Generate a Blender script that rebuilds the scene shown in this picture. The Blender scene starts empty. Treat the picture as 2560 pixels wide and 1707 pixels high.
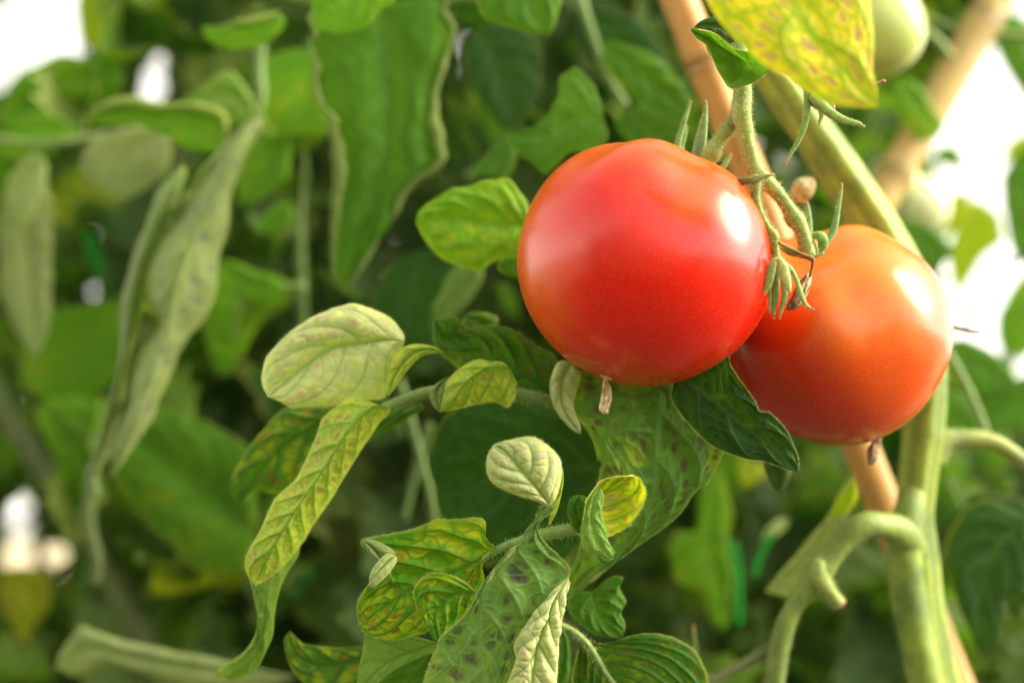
import bpy, math, random
import numpy as np
from mathutils import Matrix, Vector, Euler

# ------------------------------------------------------------------ camera, world, sun, exposure
scene = bpy.context.scene
C = scene.collection
PITCH = math.radians(8.0)
CAM_Z = 0.78
K = 0.72 / 2560.0                       # 50 mm lens on a 36 mm sensor: metres per photo pixel at 1 m
cam_data = bpy.data.cameras.new("camera")
cam = bpy.data.objects.new("camera", cam_data); C.objects.link(cam)
cam.location = (0, 0, CAM_Z); cam.rotation_euler = (math.radians(90) + PITCH, 0, 0)
cam_data.lens = 50; cam_data.sensor_width = 36; cam_data.clip_start = 0.01; cam_data.clip_end = 3000
cam_data.dof.use_dof = True; cam_data.dof.focus_distance = 0.389; cam_data.dof.aperture_fstop = 4.3
scene.camera = cam

SUN_EL, SUN_AZ = 33.0, 97.0             # azimuth clockwise from +Y (the view): the sun stands to the right
world = bpy.data.worlds.new("World"); scene.world = world; world.use_nodes = True
wn = world.node_tree.nodes; wl = world.node_tree.links
bg = wn["Background"]
sky = wn.new("ShaderNodeTexSky"); sky.sky_type = 'NISHITA'; sky.sun_disc = False
sky.sun_elevation = math.radians(SUN_EL); sky.sun_rotation = math.radians(SUN_AZ)
sky.air_density = 1.0; sky.dust_density = 1.5; sky.ozone_density = 1.0
hs = wn.new("ShaderNodeHueSaturation"); hs.inputs["Saturation"].default_value = 0.06; hs.inputs["Value"].default_value = 1.0
wl.new(sky.outputs[0], hs.inputs["Color"])
warm = wn.new("ShaderNodeVectorMath"); warm.operation = 'MULTIPLY'; warm.inputs[1].default_value = (1.03, .98, .87)   # the photo's warm white balance
wl.new(hs.outputs[0], warm.inputs[0]); wl.new(warm.outputs[0], bg.inputs["Color"])
bg.inputs["Strength"].default_value = 0.10

sun_d = bpy.data.lights.new("sun", 'SUN'); sun = bpy.data.objects.new("sun", sun_d); C.objects.link(sun)
sun_d.energy = 1.5; sun_d.angle = math.radians(42); sun_d.color = (1.0, 0.87, 0.68)
_az, _el = math.radians(SUN_AZ), math.radians(SUN_EL)
sdir = Vector((math.sin(_az) * math.cos(_el), math.cos(_az) * math.cos(_el), math.sin(_el)))
sun.rotation_euler = sdir.to_track_quat('Z', 'Y').to_euler(); sun.location = (0.6, -0.6, 1.8)

scene.view_settings.view_transform = 'Standard'; scene.view_settings.look = 'None'
scene.view_settings.gamma = 1.0; scene.view_settings.use_curve_mapping = False
scene.view_settings.exposure = 2.25
scene.render.engine = 'CYCLES'
scene.cycles.max_bounces = 8; scene.cycles.diffuse_bounces = 3; scene.cycles.transmission_bounces = 3
scene.cycles.use_denoising = True; scene.cycles.sample_clamp_indirect = 6.0

# ------------------------------------------------------------------ mathematics helpers
RX = np.array([[1, 0, 0],
               [0, math.cos(math.pi / 2 + PITCH), -math.sin(math.pi / 2 + PITCH)],
               [0, math.sin(math.pi / 2 + PITCH), math.cos(math.pi / 2 + PITCH)]])
CAMP = np.array([0, 0, CAM_Z])
def W(x, y, d):
    """A direction read off the photo (x, y) and a distance in front of the camera (metres) -> world point."""
    x, y, d = np.broadcast_arrays(np.asarray(x, float), np.asarray(y, float), np.asarray(d, float))
    loc = np.stack([(x - 1280) * K * d, -(y - 853.5) * K * d, -d], -1)
    return loc @ RX.T + CAMP
VIEW = RX @ np.array([0, 0, -1.0])      # forward
UPV = RX @ np.array([0, 1.0, 0])
def project(p):
    q = (np.asarray(p) - CAMP) @ RX
    d = -q[..., 2]
    return q[..., 0] / d / K + 1280, 853.5 - q[..., 1] / d / K, d

def vnoise(p, scale, seed=0):
    """smooth 3-D value noise 0..1"""
    p = np.asarray(p, float) * scale + seed * 17.31
    i = np.floor(p).astype(np.int64); f = p - i; f = f * f * (3 - 2 * f)
    def h(a, b, c):
        n = (a * 374761393 + b * 668265263 + c * 2147483647 + seed * 1013904223) & 0xFFFFFFFF
        n = ((n ^ (n >> 13)) * 1274126177) & 0xFFFFFFFF
        n = n ^ (n >> 16)
        return (n & 0xFFFF) / 65535.0
    x, y, z = i[..., 0], i[..., 1], i[..., 2]; fx, fy, fz = f[..., 0], f[..., 1], f[..., 2]
    r = 0
    for dx in (0, 1):
        for dy in (0, 1):
            for dz in (0, 1):
                r = r + h(x + dx, y + dy, z + dz) * (fx if dx else 1 - fx) * (fy if dy else 1 - fy) * (fz if dz else 1 - fz)
    return r
def fbm(p, scale, seed=0, o=3):
    return sum(vnoise(p, scale * 2 ** k, seed + k) * .5 ** k for k in range(o)) / sum(.5 ** k for k in range(o))
def sstep(a, b, x):
    t = np.clip((x - a) / (b - a), 0, 1); return t * t * (3 - 2 * t)
def mixc(a, b, t):
    return a * (1 - t[..., None]) + np.asarray(b, float) * t[..., None]

def spline(pts, n, arclen=True):
    """centripetal-free Catmull-Rom through pts, resampled to n points"""
    P = np.asarray(pts, float)
    if len(P) == 2:
        t = np.linspace(0, 1, n)[:, None]; return P[0] * (1 - t) + P[1] * t
    E = np.vstack([2 * P[0] - P[1], P, 2 * P[-1] - P[-2]])
    m = 12; out = []
    for k in range(len(P) - 1):
        p0, p1, p2, p3 = E[k:k + 4]
        t = np.linspace(0, 1, m, endpoint=False)[:, None]
        out.append(0.5 * ((2 * p1) + (-p0 + p2) * t + (2 * p0 - 5 * p1 + 4 * p2 - p3) * t ** 2 + (-p0 + 3 * p1 - 3 * p2 + p3) * t ** 3))
    D = np.vstack(out + [P[-1:]])
    s = np.r_[0, np.cumsum(np.linalg.norm(np.diff(D[:, :3], axis=0), axis=1) + 1e-12)]; s /= s[-1]
    u = np.linspace(0, 1, n)
    return np.stack([np.interp(u, s, D[:, c]) for c in range(D.shape[1])], 1)

# ------------------------------------------------------------------ object helpers
def mesh_from(name, V, F, attrs=None, mat=None, smooth=True):
    V = np.asarray(V, np.float32); F = np.asarray(F, np.int32)
    me = bpy.data.meshes.new(name)
    me.vertices.add(len(V)); me.vertices.foreach_set("co", V.ravel())
    k = F.shape[1]
    me.loops.add(F.size); me.loops.foreach_set("vertex_index", F.ravel())
    me.polygons.add(len(F)); me.polygons.foreach_set("loop_start", np.arange(0, F.size, k, dtype=np.int32))
    me.polygons.foreach_set("loop_total", np.full(len(F), k, np.int32))
    me.update(calc_edges=True)
    if smooth: me.polygons.foreach_set("use_smooth", np.ones(len(F), bool))
    for an, arr in (attrs or {}).items():
        at = me.attributes.new(an, 'FLOAT_COLOR', 'POINT')
        a = np.ones((len(V), 4), np.float32); a[:, :3] = arr
        at.data.foreach_set("color", a.ravel())
    if mat: me.materials.append(mat)
    me.validate()
    return me

def wpos(o):
    p = Vector((0, 0, 0))
    while o is not None:
        p = p + o.location; o = o.parent
    return p
def put(name, V, F, mat, parent=None, attrs=None, label=None, smooth=True):
    """one mesh object; V in world metres; the object's origin is put at its first ring or middle"""
    V = np.asarray(V, float); c = V.mean(0)
    me = mesh_from(name, V - c, F, attrs, mat, smooth)
    o = bpy.data.objects.new(name, me); C.objects.link(o)
    if parent is not None:
        o.parent = parent; o.location = Vector(c) - wpos(parent)
    else:
        o.location = Vector(c)
    if label: o["label"] = label
    return o
def thing(name, label, cat, loc, group=None):
    o = bpy.data.objects.new(name, None); C.objects.link(o); o.location = Vector(loc); o.empty_display_size = .02
    o["label"] = label; o["category"] = cat
    if group: o["group"] = group
    return o
def tag(o, label, cat, group=None):
    o["label"] = label; o["category"] = cat
    if group: o["group"] = group
    return o

# ------------------------------------------------------------------ materials
def new_mat(name):
    m = bpy.data.materials.new(name); m.use_nodes = True
    return m, m.node_tree.nodes, m.node_tree.links, m.node_tree.nodes["Principled BSDF"]
def noise_node(n, l, scale, detail=3, rough=.55):
    tc = n.new("ShaderNodeTexCoord"); no = n.new("ShaderNodeTexNoise")
    no.inputs["Scale"].default_value = scale; no.inputs["Detail"].default_value = detail; no.inputs["Roughness"].default_value = rough
    l.new(tc.outputs["Object"], no.inputs["Vector"]); return no
def bump_from(n, l, out, bsdf_in, strength, dist):
    b = n.new("ShaderNodeBump"); b.inputs["Strength"].default_value = strength; b.inputs["Distance"].default_value = dist
    l.new(out, b.inputs["Height"])
    for i in bsdf_in: l.new(b.outputs[0], i)
    return b

def leaf_material(name="leaf_surface", trans=0.36, bump=0.5):
    m, n, l, p = new_mat(name)
    top = n.new("ShaderNodeAttribute"); top.attribute_name = "Top"
    und = n.new("ShaderNodeAttribute"); und.attribute_name = "Under"
    geo = n.new("ShaderNodeNewGeometry")
    mx = n.new("ShaderNodeMix"); mx.data_type = 'RGBA'
    l.new(geo.outputs["Backfacing"], mx.inputs["Factor"]); l.new(top.outputs["Color"], mx.inputs["A"]); l.new(und.outputs["Color"], mx.inputs["B"])
    nz = noise_node(n, l, 420, 4, .65)
    mr = n.new("ShaderNodeMapRange"); mr.inputs["From Min"].default_value = .3; mr.inputs["From Max"].default_value = .7
    mr.inputs["To Min"].default_value = .82; mr.inputs["To Max"].default_value = 1.18
    l.new(nz.outputs["Fac"], mr.inputs["Value"])
    vm = n.new("ShaderNodeVectorMath"); vm.operation = 'SCALE'
    l.new(mx.outputs["Result"], vm.inputs[0]); l.new(mr.outputs[0], vm.inputs["Scale"])
    l.new(vm.outputs[0], p.inputs["Base Color"])
    p.inputs["Roughness"].default_value = .55; p.inputs["Specular IOR Level"].default_value = .16
    p.inputs["Sheen Weight"].default_value = .0; p.inputs["Sheen Roughness"].default_value = .4
    tr = n.new("ShaderNodeBsdfTranslucent")
    tm = n.new("ShaderNodeVectorMath"); tm.operation = 'MULTIPLY'; tm.inputs[1].default_value = (1.30, 1.55, .30)
    av = n.new("ShaderNodeMix"); av.data_type = 'RGBA'; av.inputs["Factor"].default_value = .35
    l.new(top.outputs["Color"], av.inputs["A"]); l.new(und.outputs["Color"], av.inputs["B"])
    l.new(av.outputs["Result"], tm.inputs[0]); l.new(tm.outputs[0], tr.inputs["Color"])
    ms = n.new("ShaderNodeMixShader"); ms.inputs[0].default_value = trans
    l.new(p.outputs[0], ms.inputs[1]); l.new(tr.outputs[0], ms.inputs[2]); l.new(ms.outputs[0], n["Material Output"].inputs[0])
    bump_from(n, l, nz.outputs["Fac"], [p.inputs["Normal"]], bump, .0005)
    return m
M_LEAF = leaf_material()

def attr_material(name, rough=.55, spec=.4, sheen=.15, nscale=500, bump=.6, bdist=.0004, sss=0.0, sssr=(.004, .003, .001), vary=.2, coat=0):
    m, n, l, p = new_mat(name)
    a = n.new("ShaderNodeAttribute"); a.attribute_name = "Col"
    nz = noise_node(n, l, nscale, 4, .6)
    mr = n.new("ShaderNodeMapRange"); mr.inputs["From Min"].default_value = .3; mr.inputs["From Max"].default_value = .7
    mr.inputs["To Min"].default_value = 1 - vary; mr.inputs["To Max"].default_value = 1 + vary
    l.new(nz.outputs["Fac"], mr.inputs["Value"])
    vm = n.new("ShaderNodeVectorMath"); vm.operation = 'SCALE'
    l.new(a.outputs["Color"], vm.inputs[0]); l.new(mr.outputs[0], vm.inputs["Scale"]); l.new(vm.outputs[0], p.inputs["Base Color"])
    p.inputs["Roughness"].default_value = rough; p.inputs["Specular IOR Level"].default_value = spec
    p.inputs["Sheen Weight"].default_value = sheen; p.inputs["Sheen Roughness"].default_value = .35
    p.inputs["Coat Weight"].default_value = coat; p.inputs["Coat Roughness"].default_value = .15
    if sss:
        p.inputs["Subsurface Weight"].default_value = sss; p.inputs["Subsurface Radius"].default_value = sssr; p.inputs["Subsurface Scale"].default_value = 1.0
    bump_from(n, l, nz.outputs["Fac"], [p.inputs["Normal"]], bump, bdist)
    return m
M_STEM = attr_material("stem_skin", rough=.5, sheen=.08, nscale=700, bump=.6, vary=.22, sss=.25, sssr=(.002, .003, .0008))
M_DRY = attr_material("dry_brown", rough=.7, spec=.25, sheen=0, nscale=900, bump=.9, vary=.4)
M_BAMBOO = attr_material("bamboo_skin", rough=.42, spec=.45, sheen=0, nscale=60, bump=.25, vary=.14)
M_PLASTIC = attr_material("green_plastic", rough=.3, spec=.5, sheen=0, nscale=60, bump=.1, vary=.05, sss=.3, sssr=(.001, .005, .002))
M_GREENFRUIT = attr_material("unripe_skin", rough=.28, spec=.5, sheen=.1, nscale=80, bump=.05, vary=.06, sss=.35, sssr=(.006, .007, .002), coat=.3)

def tomato_material(name, dot_col, dotamt):
    m, n, l, p = new_mat(name)
    a = n.new("ShaderNodeAttribute"); a.attribute_name = "Col"
    tc = n.new("ShaderNodeTexCoord")
    vo = n.new("ShaderNodeTexVoronoi"); vo.inputs["Scale"].default_value = 1300; vo.inputs["Randomness"].default_value = 1.0
    l.new(tc.outputs["Object"], vo.inputs["Vector"])
    cr = n.new("ShaderNodeMapRange"); cr.inputs["From Min"].default_value = .12; cr.inputs["From Max"].default_value = .34
    cr.inputs["To Min"].default_value = dotamt; cr.inputs["To Max"].default_value = 0
    l.new(vo.outputs["Distance"], cr.inputs["Value"])
    sep = n.new("ShaderNodeSeparateColor"); l.new(vo.outputs["Color"], sep.inputs[0])
    gate = n.new("ShaderNodeMath"); gate.operation = 'GREATER_THAN'; gate.inputs[1].default_value = .45; l.new(sep.outputs[0], gate.inputs[0])
    mu = n.new("ShaderNodeMath"); mu.operation = 'MULTIPLY'; l.new(cr.outputs[0], mu.inputs[0]); l.new(gate.outputs[0], mu.inputs[1])
    mx = n.new("ShaderNodeMix"); mx.data_type = 'RGBA'; mx.inputs["B"].default_value = (*dot_col, 1)
    l.new(mu.outputs[0], mx.inputs["Factor"]); l.new(a.outputs["Color"], mx.inputs["A"]); l.new(mx.outputs["Result"], p.inputs["Base Color"])
    p.inputs["Roughness"].default_value = .27; p.inputs["Specular IOR Level"].default_value = .5; p.inputs["IOR"].default_value = 1.45
    p.inputs["Coat Weight"].default_value = .38; p.inputs["Coat Roughness"].default_value = .19; p.inputs["Coat IOR"].default_value = 1.5
    p.inputs["Subsurface Weight"].default_value = .35; p.inputs["Subsurface Radius"].default_value = (.006, .0018, .0008); p.inputs["Subsurface Scale"].default_value = 1.0
    p.inputs["Sheen Weight"].default_value = .0; p.inputs["Sheen Roughness"].default_value = .3; p.inputs["Sheen Tint"].default_value = (1, .75, .45, 1)
    nz = n.new("ShaderNodeTexNoise"); nz.inputs["Scale"].default_value = 1400; nz.inputs["Detail"].default_value = 2; l.new(tc.outputs["Object"], nz.inputs["Vector"])
    bump_from(n, l, nz.outputs["Fac"], [p.inputs["Normal"]], .10, .0002)
    return m
M_TOM1 = tomato_material("ripe_skin", (.85, .24, .05), .32)
M_TOM2 = tomato_material("orange_skin", (.92, .46, .14), .28)

def hair_material(name, col, alpha=1):
    m, n, l, p = new_mat(name)
    p.inputs["Base Color"].default_value = (*col, 1); p.inputs["Roughness"].default_value = .4
    tr = n.new("ShaderNodeBsdfTranslucent"); tr.inputs[0].default_value = (*col, 1)
    ms = n.new("ShaderNodeMixShader"); ms.inputs[0].default_value = .5
    l.new(p.outputs[0], ms.inputs[1]); l.new(tr.outputs[0], ms.inputs[2]); l.new(ms.outputs[0], n["Material Output"].inputs[0])
    return m
M_HAIR = hair_material("plant_hair", (.50, .56, .22))
M_HAIR_T = hair_material("fruit_hair", (.75, .32, .10))

# ------------------------------------------------------------------ builders
def grid_faces(nu, nv, flip=False, wrap=False):
    i = np.arange(nu - 1)[:, None]; j = np.arange(nv if wrap else nv - 1)[None, :]
    a = i * nv + j; b = i * nv + (j + 1) % nv; c = (i + 1) * nv + (j + 1) % nv; d = (i + 1) * nv + j
    F = np.stack([a, b, c, d], -1).reshape(-1, 4)
    return F[:, ::-1] if flip else F

def tube_geo(pts, d, ns=14, nu=None, flat=1.0, ridge=0, ridgen=6, twist=0, lump=.04, seed=1):
    """pts: (x, y, r_px[, z_mm]) along the axis, photo directions at distance d"""
    P = np.array([(p[0], p[1], p[2], (p[3] if len(p) > 3 else 0)) for p in pts], float)
    nu = nu or max(10, int(len(P) * 8))
    wp = W(P[:, 0], P[:, 1], d + P[:, 3] / 1000)
    rr = P[:, 2] * K * (d + P[:, 3] / 1000)
    S = spline(np.c_[wp, rr], nu); ctr, r = S[:, :3], np.maximum(S[:, 3], 1e-5)
    T = np.gradient(ctr, axis=0); T /= np.linalg.norm(T, axis=1)[:, None] + 1e-12
    side = np.cross(T, VIEW); bad = np.linalg.norm(side, axis=1) < 1e-3
    side[bad] = (1, 0, 0); side /= np.linalg.norm(side, axis=1)[:, None]
    up = np.cross(side, T)
    ph = np.linspace(0, 2 * math.pi, ns, endpoint=False)
    rad = 1 + ridge * np.cos(ridgen * (ph[None, :] + twist * np.linspace(0, 1, nu)[:, None]))
    V = ctr[:, None] + r[:, None, None] * rad[..., None] * (np.cos(ph)[None, :, None] * side[:, None] + flat * np.sin(ph)[None, :, None] * up[:, None])
    if lump:
        q = (vnoise(V, 260, seed) - .5)[..., None]
        V = V + (V - ctr[:, None]) * q * 2 * lump
    n = (V - ctr[:, None]); n /= np.linalg.norm(n, axis=2)[..., None] + 1e-12
    F = grid_faces(nu, ns, wrap=True)
    Vv = V.reshape(-1, 3); N = n.reshape(-1, 3)
    k = len(Vv); Vv = np.vstack([Vv, ctr[0] - T[0] * r[0] * .4, ctr[-1] + T[-1] * r[-1] * .4]); N = np.vstack([N, -T[0], T[-1]])
    j = np.arange(ns); jn = (j + 1) % ns
    c0 = np.stack([np.full(ns, k), jn, j, j], 1); c1 = np.stack([np.full(ns, k + 1), (nu - 1) * ns + j, (nu - 1) * ns + jn, (nu - 1) * ns + jn], 1)
    u = np.r_[np.repeat(np.linspace(0, 1, nu), ns), 0, 1]
    phs = np.r_[np.tile(ph, nu), 0, 0]
    tris = np.vstack([c0[:, :3], c1[:, :3]])
    return Vv, F, tris, u, phs, N, r
def put_mixed(name, V, Q, T, mat, parent, attrs, label=None, kind=None):
    F = np.vstack([Q[:, [0, 1, 2]], Q[:, [0, 2, 3]], T]) if len(T) else Q
    o = put(name, V, F, mat, parent, attrs, label)
    if kind: o["kind"] = kind
    return o

GR_STEM = (.20, .30, .055)
def stem_col(V, u, ph, base, alt, seed=3, scale=110):
    n = fbm(V, scale, seed, 3)
    c = mixc(np.tile(np.asarray(base, float), (len(V), 1)), alt, sstep(.35, .75, n))
    return c
def tube(name, pts, d, parent, col=GR_STEM, alt=(.13, .21, .04), mat=None, label=None, hairs=0, hlen=.0016, tipcol=None, tiplen=.12, **kw):
    V, Q, T, u, ph, N, r = tube_geo(pts, d, **kw)
    c = stem_col(V, u, ph, col, alt, seed=len(pts) + int(pts[0][0]) % 50)
    if kw.get('ridge'):
        g = sstep(.2, 1, -np.cos(kw.get('ridgen', 6) * (ph + kw.get('twist', 0) * u)))
        c = mixc(c, np.asarray(alt) * .75, g * .7)
    if tipcol is not None:
        c = mixc(c, tipcol, sstep(1 - tiplen, 1 - tiplen * .5, u))
    o = put_mixed(name, V, Q, T, mat or M_STEM, parent, {"Col": c}, label)
    if hairs:
        add_hair(V, N, Q, hairs, hlen, o, M_HAIR)
    return o
def add_hair(V, N, Q, n, ln, parent, mat, seed=5, wd=.00005, spread=.5, name="hair"):
    rng = np.random.default_rng(seed + n)
    f = Q[rng.integers(0, len(Q), n)]; w = rng.random((n, 2))
    def il(A):
        return (A[f[:, 0]] * ((1 - w[:, :1]) * (1 - w[:, 1:])) + A[f[:, 1]] * (w[:, :1] * (1 - w[:, 1:]))
                + A[f[:, 2]] * (w[:, :1] * w[:, 1:]) + A[f[:, 3]] * ((1 - w[:, :1]) * w[:, 1:]))
    p = il(V); nn = il(N) + rng.normal(0, spread, (n, 3)) * .5; nn /= np.linalg.norm(nn, axis=1)[:, None]
    L = ln * (.45 + .9 * rng.random((n, 1)) ** 1.5)
    s = np.cross(nn, VIEW); s /= np.linalg.norm(s, axis=1)[:, None] + 1e-9
    VV = np.stack([p - s * wd, p + s * wd, p + nn * L], 1).reshape(-1, 3)
    F = np.arange(n * 3).reshape(-1, 3)
    o = put(name, VV, F, mat, parent, None, None, smooth=False); o["kind"] = "stuff"
    return o

# --- palettes (real surface colours)
PAL = {
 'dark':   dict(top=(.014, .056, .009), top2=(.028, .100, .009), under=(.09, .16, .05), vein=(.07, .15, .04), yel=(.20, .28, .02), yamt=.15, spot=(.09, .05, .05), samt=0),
 'mid':    dict(top=(.048, .155, .008), top2=(.088, .235, .010), under=(.16, .25, .065), vein=(.10, .22, .04), yel=(.28, .36, .02), yamt=.22, spot=(.09, .05, .05), samt=0),
 'bright': dict(top=(.095, .265, .010), top2=(.16, .35, .012), under=(.20, .33, .06), vein=(.13, .28, .03), yel=(.36, .42, .02), yamt=.3, spot=(.15, .08, .05), samt=0),
 'mott':   dict(top=(.035, .135, .012), top2=(.070, .19, .018), under=(.24, .33, .09), vein=(.022, .085, .012), yel=(.38, .40, .02), yamt=.44, spot=(.20, .08, .03), samt=.6),
 'spotty': dict(top=(.055, .170, .018), top2=(.095, .245, .026), under=(.50, .54, .18), vein=(.11, .23, .06), yel=(.32, .40, .03), yamt=.48, spot=(.085, .040, .045), samt=1.9),
 'grey':   dict(top=(.095, .215, .045), top2=(.15, .29, .055), under=(.50, .54, .18), vein=(.19, .32, .11), yel=(.27, .36, .05), yamt=.4, spot=(.060, .034, .060), samt=1.2),
 'outer':  dict(top=(.12, .25, .04), top2=(.18, .32, .05), under=(.3, .4, .1), vein=(.24, .38, .09), yel=(.3, .4, .05), yamt=.2, spot=(.1, .1, .1), samt=0),
 'glow':   dict(top=(.070, .235, .008), top2=(.13, .33, .012), under=(.45, .52, .16), vein=(.030, .12, .010), yel=(.52, .54, .015), yamt=.66, spot=(.24, .085, .03), samt=.8),
 'pale':   dict(top=(.14, .25, .08), top2=(.18, .30, .08), under=(.60, .66, .31), vein=(.22, .38, .07), yel=(.62, .62, .14), yamt=.6, spot=(.40, .24, .27), samt=.6),
 'yellow': dict(top=(.44, .52, .09), top2=(.32, .46, .06), under=(.55, .60, .14), vein=(.13, .30, .025), yel=(.56, .60, .08), yamt=.9, spot=(.34, .16, .13), samt=.8),
 'gold':   dict(top=(.34, .44, .015), top2=(.20, .38, .012), under=(.6, .6, .12), vein=(.13, .33, .012), yel=(.80, .66, .03), yamt=1.0, spot=(.32, .17, .14), samt=1.8),
 'lime':   dict(top=(.36, .50, .010), top2=(.46, .56, .010), under=(.40, .50, .06), vein=(.25, .40, .02), yel=(.6, .6, .02), yamt=.5, spot=(.2, .1, .05), samt=0),
 'sage':   dict(top=(.25, .32, .12), top2=(.32, .38, .15), under=(.29, .38, .13), vein=(.16, .27, .07), yel=(.33, .38, .10), yamt=.4, spot=(.15, .12, .17), samt=.8),
}
def worley(x, y, seed):
    ix, iy = np.floor(x), np.floor(y); f1 = np.full(x.shape, 9.0); f2 = np.full(x.shape, 9.0); cid = np.zeros(x.shape)
    for dx in (-1, 0, 1):
        for dy in (-1, 0, 1):
            cx, cy = ix + dx, iy + dy
            h = cx * 12.9898 + cy * 78.233 + seed * 3.17
            r1 = (np.sin(h) * 43758.5453) % 1; r2 = (np.sin(h + 1.7) * 24634.6345) % 1; r3 = (np.sin(h + 4.1) * 9871.31) % 1
            dd = np.hypot(cx + .5 + (r1 - .5) * .95 - x, cy + .5 + (r2 - .5) * .95 - y)
            near = dd < f1
            f2 = np.where(near, f1, np.minimum(f2, dd)); cid = np.where(near, r3, cid); f1 = np.where(near, dd, f1)
    return f1, f2, cid
def leaf_colour(u, v, X, pal, nvein, seed, length, width, vdark=1.0, rim=.6):
    """surface colour of both sides; u along, v across -1..1 (arrays), X world position"""
    P = PAL[pal]; av = np.abs(v); sd = (v > 0).astype(float)
    nv = max(3.0, nvein * .64)
    a = min(.75, .5 * width / max(length, 1e-4) * 1.15)
    wob = (vnoise(X, 70, seed) - .5) * .5
    s = nv * (u - a * av * .8 - .35 * a * av ** 2.6) + sd * .42 + wob
    fs = np.abs(s - np.round(s)); sp = length / nv
    secv = np.exp(-(fs * sp * .75 / (.00038 * (1.3 - .6 * av))) ** 2) * sstep(1.0, .80, av)
    dm = av * width * .5 * np.sin(np.pi * np.clip(u, .06, .94)) ** .6
    midv = np.exp(-(dm / (.00070 * (1.3 - .9 * u))) ** 2)
    q = av * width * .5 / sp
    wx = (vnoise(X, 240, seed + 9) - .5) * .7; wy = (vnoise(X, 240, seed + 19) - .5) * .7
    k2 = max(2.3, sp / .0043)
    f1, f2, cid = worley(u * nv * k2 + wx, q * k2 + wy + sd * 31, seed)
    net = np.exp(-((f2 - f1) * sp / k2 * .58 / .00020) ** 2) * .42 * sstep(1.0, .9, av)
    vein = np.clip(np.maximum(np.maximum(secv, midv), net), 0, 1)
    near = np.clip(np.maximum(np.exp(-(fs * sp * .75 / (.0010 + .10 * sp)) ** 2), np.exp(-(dm / .0018) ** 2)), 0, 1)   # green halo along veins
    big = fbm(X, 42, seed + 3, 2); fine = fbm(X, 380, seed + 5, 2)
    col = mixc(np.tile(np.asarray(P['top'], float), (len(u), 1)), P['top2'], sstep(.3, .7, .6 * big + .4 * fine))
    ya = P['yamt']; pick = big * .75 + cid * .27 + av * .10 + (fine - .5) * .1
    ym = sstep(1.0 - ya * .85, 1.12 - ya * .85, pick + fine * .15) * sstep(.85, .25, f1 + (fine - .5) * .45) * (1 - near * .75) * (ya > .05)
    if ya >= .9: ym = np.maximum(ym, .45 * (1 - near) * sstep(.25, .6, big))
    ym = np.clip(ym, 0, 1)
    col = mixc(col, P['yel'], ym * min(1, .45 + ya * .5))
    und = mixc(np.tile(np.asarray(P['under'], float), (len(u), 1)), P['yel'], ym * .4)
    if P['samt'] > 0:
        pk = ((cid * 57.31) % 1.0); zone = sstep(.42, .62, fbm(X, 48, seed + 23, 2) + av * .22)
        size = .22 + .30 * ((cid * 131.7) % 1.0)
        sm = sstep(size, size * .35, f1 + (vnoise(X, 520, seed + 2) - .5) * .55) * (pk < .14 + .7 * zone * P['samt']) * (.3 + .7 * zone) * sstep(.04, .14, av) * sstep(1.0, .9, av) * (1 - near * .6)
        sm = np.clip(sm * (.6 + .6 * vnoise(X, 1300, seed + 7)) * min(1, .4 + P['samt'] * .7), 0, 1)
        col = mixc(col, P['spot'], sm * .9); und = mixc(und, np.asarray(P['spot']) * 1.5, sm * .7)
    vc = np.asarray(P['vein'], float)
    col = mixc(col, vc, vein * .75 * vdark)
    und = mixc(und, np.asarray(P['under']) * .62 if pal not in ('pale', 'yellow', 'spotty', 'grey') else vc, vein * .62)
    rm = sstep(.965, .997, av) * rim
    col = mixc(col, (.34, .34, .07), rm); und = mixc(und, (.40, .40, .12), rm * .7)
    rel = .9 * sstep(0, .45, fs) ** .8 * sstep(0, .0025, dm) + .30 * np.clip(1 - f1 / .75, 0, 1) ** .7 * sstep(0, .3, f2 - f1) - vein * .35
    return np.clip(col, 0, .92), np.clip(und, 0, .92), rel

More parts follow.
